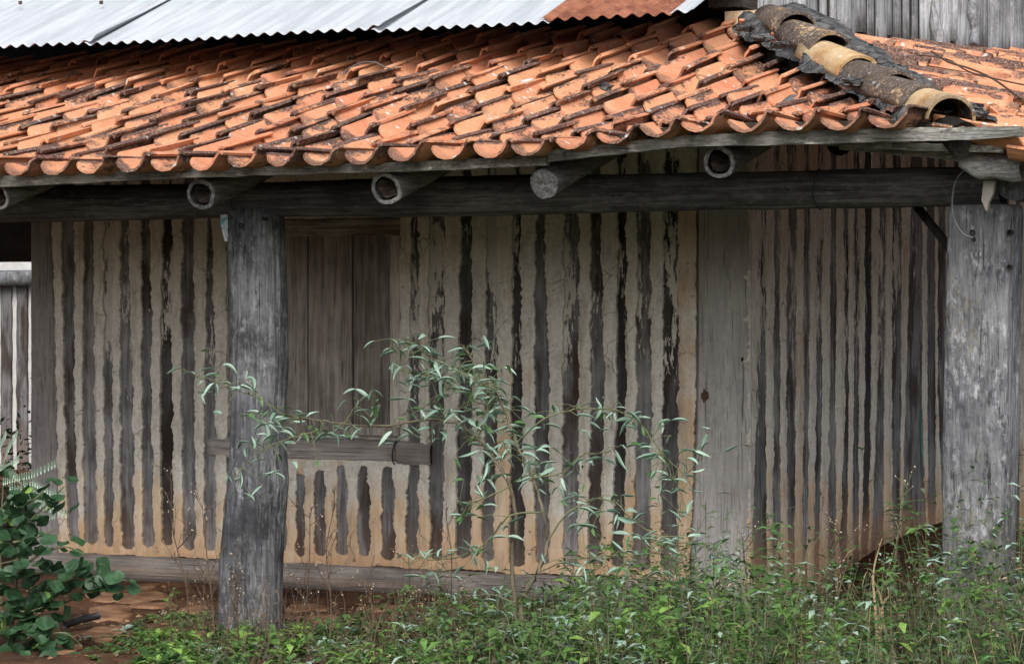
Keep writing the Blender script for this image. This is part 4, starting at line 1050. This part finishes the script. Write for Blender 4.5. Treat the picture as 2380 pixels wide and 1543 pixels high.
# --- the narrow leaved shrub in the middle
SHP = 10.25
b0 = onP(1205, 1500, SHP + .35)
shrub = empty('narrow_leaved_shrub', (b0.x, b0.y, 0), 'slender grey green shrub with narrow folded leaves in front of the striped wall', 'shrub')
def br(pts, dP=0., amp=.06, sd=0.):
    return smooth_path([onP(a, b, SHP + dP + (.0 if i == 0 else amp * nz(i * .8 + sd, sd))) for i, (a, b) in enumerate(pts)])
stems = [
 (br([(1192,1500),(1196,1400),(1190,1300),(1200,1210),(1185,1130),(1150,1070),(1110,1020),(1060,985),(990,975),(900,990),(800,985),(730,975),(660,965)], .1, .1, 1.), .0105, .0025, .35),
 (br([(1222,1500),(1212,1400),(1250,1330),(1272,1260),(1262,1190),(1238,1110),(1200,1030),(1175,960),(1150,905),(1105,850),(1075,800)], .0, .1, 2.), .011, .002, .45),
 (br([(1272,1260),(1320,1190),(1380,1160),(1430,1170),(1500,1230),(1590,1250)], -.1, .12, 3.), .004, .002, .2),
 (br([(1200,1030),(1270,970),(1350,950),(1430,955),(1490,985),(1530,1040),(1600,1100),(1650,1000)], -.05, .12, 4.), .004, .0015, .15),
 (br([(1175,960),(1100,930),(1040,890),(985,870),(930,860)], .1, .1, 5.), .003, .0015, 0),
 (br([(1150,905),(1060,860),(1000,830),(960,800),(925,790)], -.1, .1, 6.), .003, .0015, 0),
 (br([(660,965),(600,925),(530,900),(480,880),(450,875)], .1, .05, 7.), .003, .001, 0),
 (br([(700,970),(640,985),(590,960)], .08, .05, 8.), .003, .0012, 0),
 (br([(1185,1130),(1120,1160),(1060,1170)], .0, .1, 9.), .004, .0015, .3),
 (br([(1262,1190),(1180,1200),(1130,1260),(1080,1290),(1020,1300),(960,1290)], -.15, .1, 10.), .004, .0015, .2),
 (br([(1250,1330),(1330,1300),(1420,1290),(1500,1290),(1600,1260),(1680,1290)], -.2, .15, 11.), .003, .0015, .2),
 (br([(1238,1110),(1300,1100),(1350,1060),(1420,1050)], -.1, .1, 12.), .004, .0015, 0),
 (br([(1110,1020),(1130,960),(1120,900),(1085,870)], .05, .1, 13.), .004, .0015, 0),
 (br([(800,985),(840,930),(880,925)], .05, .05, 14.), .0025, .001, 0),
 (br([(740,1000),(640,1030),(590,1060),(545,1110)], .05, .05, 15.), .0025, .001, 0),
 (br([(1040,890),(1010,930),(960,960)], .05, .05, 16.), .0025, .001, 0),
 (br([(1530,1040),(1560,1100),(1590,1170)], .0, .1, 17.), .0025, .001, 0),
 (br([(1196,1400),(1130,1380),(1060,1400)], -.2, .1, 18.), .003, .001, .2),
]
for pts, r0, r1, nl in stems:
    m = MB(); n = len(pts); kj = r0 * 100; pts2 = [p + Vector((.009 * nz(i * .9, kj), .01 * nz(i * .9, kj, 3), .009 * nz(i * .9, kj, 7))) for i, p in enumerate(pts)]; m.tube(pts2, [lerp(r0, r1, i / (n - 1)) for i in range(n)], 7, 0, True, .1, r0 * 100); m.build('branch', S_STEM if r0 > .0045 else S_GREEN, shrub, True)
GL = [leaf_mesh('leaf', .088, .032, .8, .12, L_GLAUC, 'lance', 6, .2), leaf_mesh('leaf', .073, .028, .95, .35, L_GLAUC, 'lance', 6, -.3), leaf_mesh('leaf', .098, .026, 1.0, -.15, L_GLAUC, 'lance', 6, .35), leaf_mesh('leaf', .06, .022, .5, .2, L_GLAUC2, 'lance', 6), leaf_mesh('leaf', .083, .022, 1.1, .1, L_GLAUC, 'lance', 6, -.1)]
cand = []
def put(me, M): cand.append((me, M))
twm = MB()
rl = random.Random(5)
order = [stems[i] for i in (4, 5, 12, 1, 3, 0, 2, 6, 7, 9, 10, 11, 13, 14, 15, 16, 8, 17)]
for si, (pts, r0, r1, nl) in enumerate(order):
    n = len(pts); Ls = sum((pts[i + 1] - pts[i]).length for i in range(n - 1)); cnt = int(Ls * (52 if si > 3 else 88) * (1 - nl))
    for k in range(cnt):
        t = lerp(nl, 1, (k + rl.random()) / cnt); i = min(n - 2, int(t * (n - 1))); p = pts[i].lerp(pts[i + 1], t * (n - 1) - i)
        # a fine twig and the leaf at its end
        d = Vector((rl.gauss(0, 1), rl.gauss(0, .7), rl.gauss(.0, .8))).normalized(); tl = rl.uniform(.01, .13); q = p + d * tl + Vector((0, 0, -.01))
        twm.tube([p, p.lerp(q, .5) + Vector((0, 0, .01)), q], [.0016, .0013, .001], 4, 0, False)
        ld = Vector((rl.gauss(0, 1), rl.gauss(0, .5), rl.gauss(-.12, .38)))
        put(rl.choice(GL[:3] + GL) if rl.random() < .85 else GL[3], orient(q, ld, rl.gauss(0, .6), rl.uniform(.5, 1.05)))
        if rl.random() < .3:
            put(rl.choice(GL), orient(q, Vector((-ld.x, ld.y + .3, ld.z - .2)), rl.gauss(0, .6), rl.uniform(.55, .95)))
cand.sort(key=lambda t: -t[1].to_scale().x)
for me, M in cand[:300]: place('leaf', me, M, shrub)
lm = MB()
for me, M in cand[300:]: lm.add([M @ v.co for v in me.vertices], [tuple(p.vertices) for p in me.polygons], 1 if me is GL[3] else 0)
if lm.v: o = lm.build('small_leaves', [L_GLAUC, L_GLAUC2], shrub, True); o['kind'] = 'stuff'
nleaf = len(cand)
o = twm.build('twigs', S_GREEN, shrub); o['kind'] = 'stuff'
print('shrub leaves', nleaf)
# --- the round leaved shrub at the lower left
RP = 10.1
b0 = onP(20, 1540, RP)
rsh = empty('round_leaved_shrub', (b0.x, b0.y, 0), 'dark green shrub with round lobed leaves at the lower left beside the earth', 'shrub')
def lobed(r, mat, cup):
    m = MB(); K = 16; ring = []; c = Vector((.0, 0, 0))
    for k in range(K):
        t = -pi + 2 * pi * k / K + pi / K; rr = r * (1 - .16 * math.exp(-((abs(t)) / .25) ** 2) - .22 * math.exp(-((pi - abs(t)) / .3) ** 2))
        x = r * .8 + rr * cos(t); y = rr * sin(t) * 1.05; ring.append(Vector((x, y, cup * abs(y) + .004 * sin(t * 3))))
    mid = [Vector((r * .8 + (p.x - r * .8) * .5, p.y * .5, cup * abs(p.y) * .5 - .002)) for p in ring]
    m.grid([ring, mid, [Vector((r * .8, 0, -.002))] * K], 0, True); return mesh('leaf', m.v, m.f, mat, None, True)
RLM = [lobed(.036, L_ROUND, .12), lobed(.031, L_ROUND, .3), lobed(.039, L_ROUND, .02), lobed(.030, L_LIGHT, .35)]
rb = [[(30,1560),(28,1440),(40,1330),(60,1220),(55,1140),(40,1080)], [(40,1340),(110,1330),(180,1340),(240,1345),(310,1350)], [(40,1330),(90,1290),(150,1270),(200,1290)], [(60,1220),(100,1180),(150,1130)],
      [(28,1440),(80,1420),(140,1400),(165,1380)], [(30,1500),(90,1480),(150,1470),(190,1500)], [(28,1440),(-20,1400)], [(55,1140),(20,1160),(-10,1200)], [(45,1300),(0,1310)], [(40,1360),(100,1370),(170,1320),(250,1310)], [(30,1500),(60,1520),(110,1530)], [(30,1260),(80,1250),(130,1230)], [(40,1180),(80,1160),(110,1130)], [(50,1400),(100,1440),(150,1500)], [(10,1380),(50,1420),(100,1410)], [(0,1240),(30,1230),(60,1210)]]
rl = random.Random(11); nr = 0
for bi, b in enumerate(rb):
    pts = smooth_path([onP(a, c_, RP + .12 * nz(i * 1.1, bi * 2.3) - .05 * (bi % 3)) for i, (a, c_) in enumerate(b)]); m = MB(); m.tube(pts, [lerp(.007 if bi else .012, .002, i / (len(pts) - 1)) for i in range(len(pts))], 6, 0, True, .1, bi); m.build('branch', S_BROWN if bi < 1 else S_GREEN, rsh, True)
    n = len(pts); cnt = int(sum((pts[i + 1] - pts[i]).length for i in range(n - 1)) * (58 if bi else 26))
    for k in range(cnt):
        t = (k + rl.random()) / cnt; i = min(n - 2, int(t * (n - 1))); p = pts[i].lerp(pts[i + 1], t * (n - 1) - i)
        q = p + Vector((rl.gauss(0, .035), rl.gauss(-.02, .05), rl.gauss(-.005, .04))); ld = Vector((rl.gauss(.3, .8), rl.gauss(-.5, .5), rl.gauss(-.75, .35)))
        me = RLM[3] if rl.random() < .06 else rl.choice(RLM[:3]); place('leaf', me, orient(q, ld, rl.gauss(0, .35), rl.uniform(.7, 1.12)), rsh); nr += 1
print('round leaves', nr)
# --- pale feathery plant behind it
fp = empty('feathery_plant', tuple(Vector((onP(5, 1400, 10.5).x, onP(5, 1400, 10.5).y, 0))), 'pale silvery plant with feathery fronds above the round leaved shrub', 'plant')
for bi, b in enumerate([[(5,1120),(40,1110),(80,1100),(132,1076)], [(30,1150),(70,1120),(110,1140),(150,1150)], [(20,1180),(60,1160),(100,1175),(158,1195)], [(0,1100),(15,1060),(25,1035),(42,1005)], [(0,1090),(20,1085),(45,1065)], [(20,1130),(60,1140),(95,1160),(140,1180)], [(0,1040),(10,1020),(15,1010)], [(60,1180),(90,1200),(130,1195)], [(30,1100),(60,1125),(100,1155)]]):
    pts = smooth_path([onP(a, c_, 10.35 + .05 * nz(i, bi * 1.7)) for i, (a, c_) in enumerate(b)], 7); m = MB(); m.tube(pts, .0016, 4)
    for i, p in enumerate(pts[1:-1]):
        d = (pts[i + 2] - pts[i]).normalized()
        for s in (-1, 1):
            n_ = (Vector((0, 0, 1)) * s + Vector((0, -.5, 0)) + d * .35).normalized(); L = .025; w_ = d * .005
            m.add([p, p + n_ * L * .5 + w_, p + n_ * L, p + n_ * L * .5 - w_], [(0, 1, 2, 3)])
    m.build('frond', L_FROND, fp)
m = MB(); q = onP(5, 1400, 10.5); m.tube([(q.x, q.y, 0), onP(0, 1250, 10.4), onP(8, 1120, 10.35)], [.006, .004, .003], 5); m.build('stem', S_GREEN, fp)
# --- tall dry weeds standing against the wall
def weed(px_, py_, top_y, P, lab, cat='weed', spread=60, seed=0, mat=S_BROWN, tip=BUD, nbr=9, group='dry weeds standing before the wall', lean=0, leaves=0, lmat=L_WEED):
    rr = random.Random(seed); base = onP(px_, py_, P); base.z = 0; t = empty('dry_weed' if leaves == 0 else 'leafy_weed', base, lab, cat, group)
    m = MB(); bu = MB(); lv = MB(); top = onP(px_ + lean, top_y, P + rr.uniform(-.1, .1)); main = smooth_path([base, base.lerp(top, .35) + Vector((rr.gauss(0, .015), 0, 0)), base.lerp(top, .7) + Vector((rr.gauss(0, .02), 0, 0)), top])
    m.tube(main, [lerp(.0042, .0014, i / (len(main) - 1)) for i in range(len(main))], 5)
    H = (top - base).length
    def sub(p, d, L, lv_):
        e = p + d * L; mid = p.lerp(e, .5) + Vector((0, 0, -.03 * L)); m.tube([p, mid, e], [.0019, .0015, .001] if lv_ else [.0013, .0011, .0008], 4, 0, False)
        if lv_:
            for k in range(rr.randrange(3, 6)):
                q = p.lerp(e, rr.uniform(.35, 1)); dd = (d + Vector((rr.gauss(0, .5), rr.gauss(0, .5), rr.gauss(.2, .35)))).normalized(); sub(q, dd, L * rr.uniform(.25, .5), 0)
        if rr.random() < .55:
            s = rr.uniform(.0025, .0045); bu.add([e + Vector((0, 0, s)), e + Vector((s, 0, 0)), e + Vector((0, s, 0)), e + Vector((-s, 0, 0)), e + Vector((0, -s, 0)), e - Vector((0, 0, s))], [(0,1,2),(0,2,3),(0,3,4),(0,4,1),(5,2,1),(5,3,2),(5,4,3),(5,1,4)])
    for k in range(nbr):
        tt = rr.uniform(.25, 1); i = min(len(main) - 2, int(tt * (len(main) - 1))); p = main[i]; a = rr.uniform(0, 2 * pi)
        d = Vector((cos(a) * .6, sin(a) * .5, rr.uniform(.4, 1.2))).normalized(); sub(p, d, H * rr.uniform(.12, .32) * (1.2 - tt * .6), 1)
    for k in range(leaves):
        tt = rr.uniform(.1, 1); i = min(len(main) - 2, int(tt * (len(main) - 1))); p = main[i]; a = rr.uniform(0, 2 * pi); d = Vector((cos(a), sin(a), rr.uniform(-.2, .8))).normalized(); L = rr.uniform(.03, .065); s_ = d.cross(Vector((0, 0, 1))).normalized() * L * .16
        lv.add([p, p + d * L * .4 + s_, p + d * L - Vector((0, 0, .01)), p + d * L * .4 - s_], [(0, 1, 2), (0, 2, 3)])
    m.build('stalk', mat, t)
    if bu.v: o = bu.build('seed_heads', tip, t); o['kind'] = 'stuff'
    if lv.v: o = lv.build('foliage', lmat, t); o['kind'] = 'stuff'
weed(440, 1530, 1110, 10.6, 'tallest dry weed left of the bowed post', seed=1, lean=-40)
weed(500, 1540, 1170, 10.5, 'dry weed leaning just left of the bowed post foot', seed=2, lean=-30)
weed(560, 1540, 1290, 10.3, 'low dry weed in front of the bowed post foot', seed=3, lean=-10, nbr=12)
weed(700, 1540, 1190, 10.5, 'dry weed just right of the bowed post', seed=4, lean=20)
weed(765, 1540, 1170, 10.4, 'dry weed below the middle of the window', seed=5, lean=15, nbr=11)
weed(860, 1520, 1290, 10.6, 'short dry weed below the right side of the window', seed=6, lean=10)
weed(1045, 1500, 1190, 10.7, 'single dark dry stalk left of the shrub stems', seed=7, lean=-10, nbr=7)
weed(960, 1500, 1290, 10.7, 'dark dry weed two stalks left of the shrub stems', seed=8, lean=-10, nbr=12)
weed(1740, 1520, 1250, 10.4, 'dry weed before the broad wall post', seed=9, lean=-15)
weed(1960, 1530, 1210, 10.5, 'dry weed between the broad wall post and the heap', seed=10, lean=-15, nbr=12)
weed(2130, 1540, 1290, 10.1, 'brown dry weed beside the right post', seed=11, lean=20, nbr=12)
weed(1330, 1520, 1310, 10.6, 'dry weed just right of the shrub stems', seed=12, lean=5)
weed(1600, 1540, 1150, 10.3, 'green leafy weed left of the broad wall post', seed=13, lean=-15, nbr=4, leaves=34, mat=S_GREEN, lmat=L_GLAUC, group='leafy weeds rising above the ground cover')
weed(2085, 1540, 1165, 10.3, 'tall green weed with a leafy tip left of the right post', seed=14, lean=15, nbr=5, leaves=60, mat=S_GREEN, lmat=L_WEED3, group='leafy weeds rising above the ground cover')
weed(2300, 1560, 1260, 9.9, 'leafy weed in front of the right post', seed=15, lean=20, nbr=6, leaves=60, mat=S_GREEN, group='leafy weeds rising above the ground cover')
weed(2360, 1560, 1200, 9.9, 'leafy weed at the right edge beside the right post', seed=16, lean=15, nbr=6, leaves=70, mat=S_GREEN, group='leafy weeds rising above the ground cover')
weed(1680, 1540, 1240, 10.2, 'leafy weed rising before the left edge of the broad wall post', seed=17, lean=5, nbr=4, leaves=50, mat=S_GREEN, group='leafy weeds rising above the ground cover', lmat=L_GLAUC)
weed(400, 1540, 1365, 10.3, 'small green seedling on bare earth left of the bowed post', seed=18, lean=2, nbr=2, leaves=26, mat=S_GREEN, group='leafy weeds rising above the ground cover', lmat=L_WEED2)
# straw
m = MB()
st = empty('straw_clump', tuple(Vector((onP(2040, 1540, 10.2).x, onP(2040, 1540, 10.2).y, 0))), 'clump of tan straw blades between the heap and the right post', 'grass')
for a in [[(2045,1560),(2035,1420),(2030,1330),(2050,1250)], [(2050,1560),(2045,1430),(2060,1390),(2085,1370)], [(2030,1560),(2050,1440),(2045,1380),(2020,1330)], [(2060,1560),(2058,1470),(2040,1400)], [(2040,1560),(2020,1480),(2024,1400)]]:
    pts = smooth_path([onP(x, y_, 10.1 + .04 * nz(x, i)) for i, (x, y_) in enumerate(a)]); pts[0].z = 0; b = MB(); rows = [[p - right * lerp(.007, .001, i / len(pts)), p + Vector((0, .004, 0)), p + right * lerp(.007, .001, i / len(pts))] for i, p in enumerate(pts)]
    b.grid(rows); b.build('blade', L_DRY, st, True)
# --- ground cover: one mass of small weeds, built from leaf tufts
rg = random.Random(21)
def cover(name, n, region, mats, lab, hfun, leafL, leafW, nl, dens=None, stemmat=S_GREEN, up_=.6, whorl=False):
    mm = MB(); made = 0; tries = 0
    while made < n and tries < n * 30:
        tries += 1
        x = rg.uniform(*region[0]); P = rg.uniform(*region[1]); p = Vector((x, P - D0, ground_z(x, P - D0)))
        pp = proj(p); h = hfun(pp[0], P)
        if h <= .02: continue
        if dens and rg.random() > dens(pp[0], P): continue
        made += 1; h *= rg.uniform(.35, 1.1) * (1 + .8 * nz(x * 2.6, P * 2.6, 3)); top = p + Vector((rg.gauss(0, .25) * h, rg.gauss(0, .25) * h, h)); mid = p.lerp(top, .5) + Vector((rg.gauss(0, .03), rg.gauss(0, .03), 0))
        s = .0018; mm.add([p + Vector((s, 0, 0)), p - Vector((s, 0, 0)), mid - Vector((s, 0, 0)), mid + Vector((s, 0, 0)), top], [(0, 1, 2, 3), (3, 2, 4)], 0)
        mi = rg.randrange(1, len(mats)); k_ = int(nl * rg.uniform(.6, 1.3))
        for k in range(k_):
            t = rg.uniform(.25, 1) if not whorl else (1 - .28 * rg.randrange(0, 3)); q = p.lerp(mid, t * 2) if t < .5 else mid.lerp(top, t * 2 - 1); a = rg.uniform(0, 2 * pi)
            d = Vector((cos(a), sin(a), rg.uniform(-.3, up_))).normalized(); L = leafL * rg.uniform(.55, 1.25); w_ = d.cross(Vector((0, 0, 1))).normalized(); w_ = (w_ + Vector((0, 0, rg.uniform(-.4, .4)))) * leafW * rg.uniform(.7, 1.2) * .5
            e = q + d * L - Vector((0, 0, L * .15)); c_ = q + d * L * .5 + Vector((0, 0, L * .06))
            mm.add([q, c_ + w_, e, c_ - w_, c_ - Vector((0, 0, L * .03))], [(0, 4, 1), (4, 2, 1), (0, 3, 4), (4, 3, 2)], mi)
    o = mm.build(name, mats, None, False); tag(o, lab, 'plants', kind='stuff'); print(name, made, len(mm.f))
HTAB = [(-200, .0), (200, .02), (330, .03), (450, .09), (600, .08), (720, .10), (850, .20), (1000, .28), (1200, .34), (1400, .52), (1600, .56), (1800, .55), (1950, .50), (2100, .50), (2220, .72), (2500, .8)]
def hf(px_, P):
    h = interp(HTAB, px_); e = 1.
    if P > 11.0: e = max(0, 1 - (P - 11.0) / (.5 if px_ < 1300 else 1.6))
    return h * e
def hflow(px_, P): return hf(px_, P) * .75
reg = ((-8.2, -1.2), (8.6, 12.4))
reg2 = ((-8.2, -3.5), (9.6, 11.2))
cover('green_ground_cover', 1900, reg, [S_GREEN, L_WEED, L_WEED3, L_WEED, L_WEED3, L_WEED, L_GLAUC2, L_GLAUC], 'dense green weeds covering the ground in front of the veranda', hf, .066, .019, 15, dens=lambda a, P: .35 if a < 900 else (.6 if a < 1150 else 1.))
cover('bright_ground_cover', 520, ((-7.4, -1.5), (8.8, 11.6)), [S_GREEN, L_WEED2], 'bright yellow green weeds mixed through the ground cover', hflow, .075, .019, 18, dens=lambda a, P: max(0, nz(a * .008, P * 1.7) + .35), whorl=True, up_=.5)
cover('dry_ground_cover', 1250, reg, [S_BROWN, L_DRY, S_BROWN, L_WEED3], 'dry brown stalks and dead leaves tangled in the ground cover', hf, .03, .006, 12, stemmat=S_BROWN, dens=lambda a, P: .35 + .65 * max(0, min(1, nz(a * .006 + 9, P) + .5)))
cover('tangled_dry_twigs', 330, reg2, [S_BROWN, S_BROWN, L_DRY], 'thin brown twigs tangled around the foot of the bowed post', lambda a, P: interp([(300, .0), (450, .3), (700, .34), (1200, .36), (1300, 0)], a), .035, .003, 9)
cover('broad_leaved_weeds', 300, ((-6.8, -2.2), (8.9, 10.9)), [S_GREEN, L_LIGHT, L_WEED2, L_WEED], 'broad bright leaves of young weeds in the ground cover', lambda a, P: hflow(a, P) * .9, .085, .030, 20, dens=lambda a, P: max(0, nz(a * .006 + 4, P * 1.3) + .25) * (1.6 if 1000 < a < 1800 else .8), up_=.9)
cover('tan_grass', 420, ((-4.6, -1.6), (8.9, 11.4)), [L_DRY, L_DRY, L_WEED3], 'tan dry grass blades mixed into the weeds at the right', lambda a, P: interp([(1300, .0), (1800, .30), (2500, .55)], a), .11, .006, 7, up_=1.8, dens=lambda a, P: max(0.05, nz(a * .01 + 2, P) + .3))
cover('mound_ground_cover', 90, ((-4.5, -3.5), (12.9, 14.2)), [S_GREEN, L_ROUND, L_ROUND], 'low dark green creeping plants at the foot of the earth heap', lambda a, P: .22, .025, .016, 30)
# shade bushes behind the far left corner
bush = empty('background_bush', (-10.6, 3.0, 0), 'dark leafy bush in the gap past the left end of the farmhouse wall', 'bush')
mm = MB(); tr = MB(); tr.tube([(-10.6, 3, 0), (-10.6, 3, .5), (-10.5, 3, .9)], [.02, .015, .006], 6)
for k in range(1500):
    c = Vector((-10.6 + rg.gauss(0, .45), 3.2 + rg.gauss(0, .5), abs(rg.gauss(.35, .28)))); d = Vector((rg.gauss(0, 1), rg.gauss(0, 1), rg.gauss(0, .6))).normalized(); w_ = d.cross(Vector((rg.gauss(0, 1), rg.gauss(0, 1), 1))).normalized() * .012; mm.add([c, c + d * .03 + w_, c + d * .06, c + d * .03 - w_], [(0, 1, 2, 3)])
o = mm.build('foliage', L_ROUND, bush); o['kind'] = 'stuff'; tr.build('trunk', S_BROWN, bush)
print('objects', len(bpy.data.objects), 'tris', sum(len(o.data.polygons) for o in bpy.data.objects if o.type == 'MESH'))
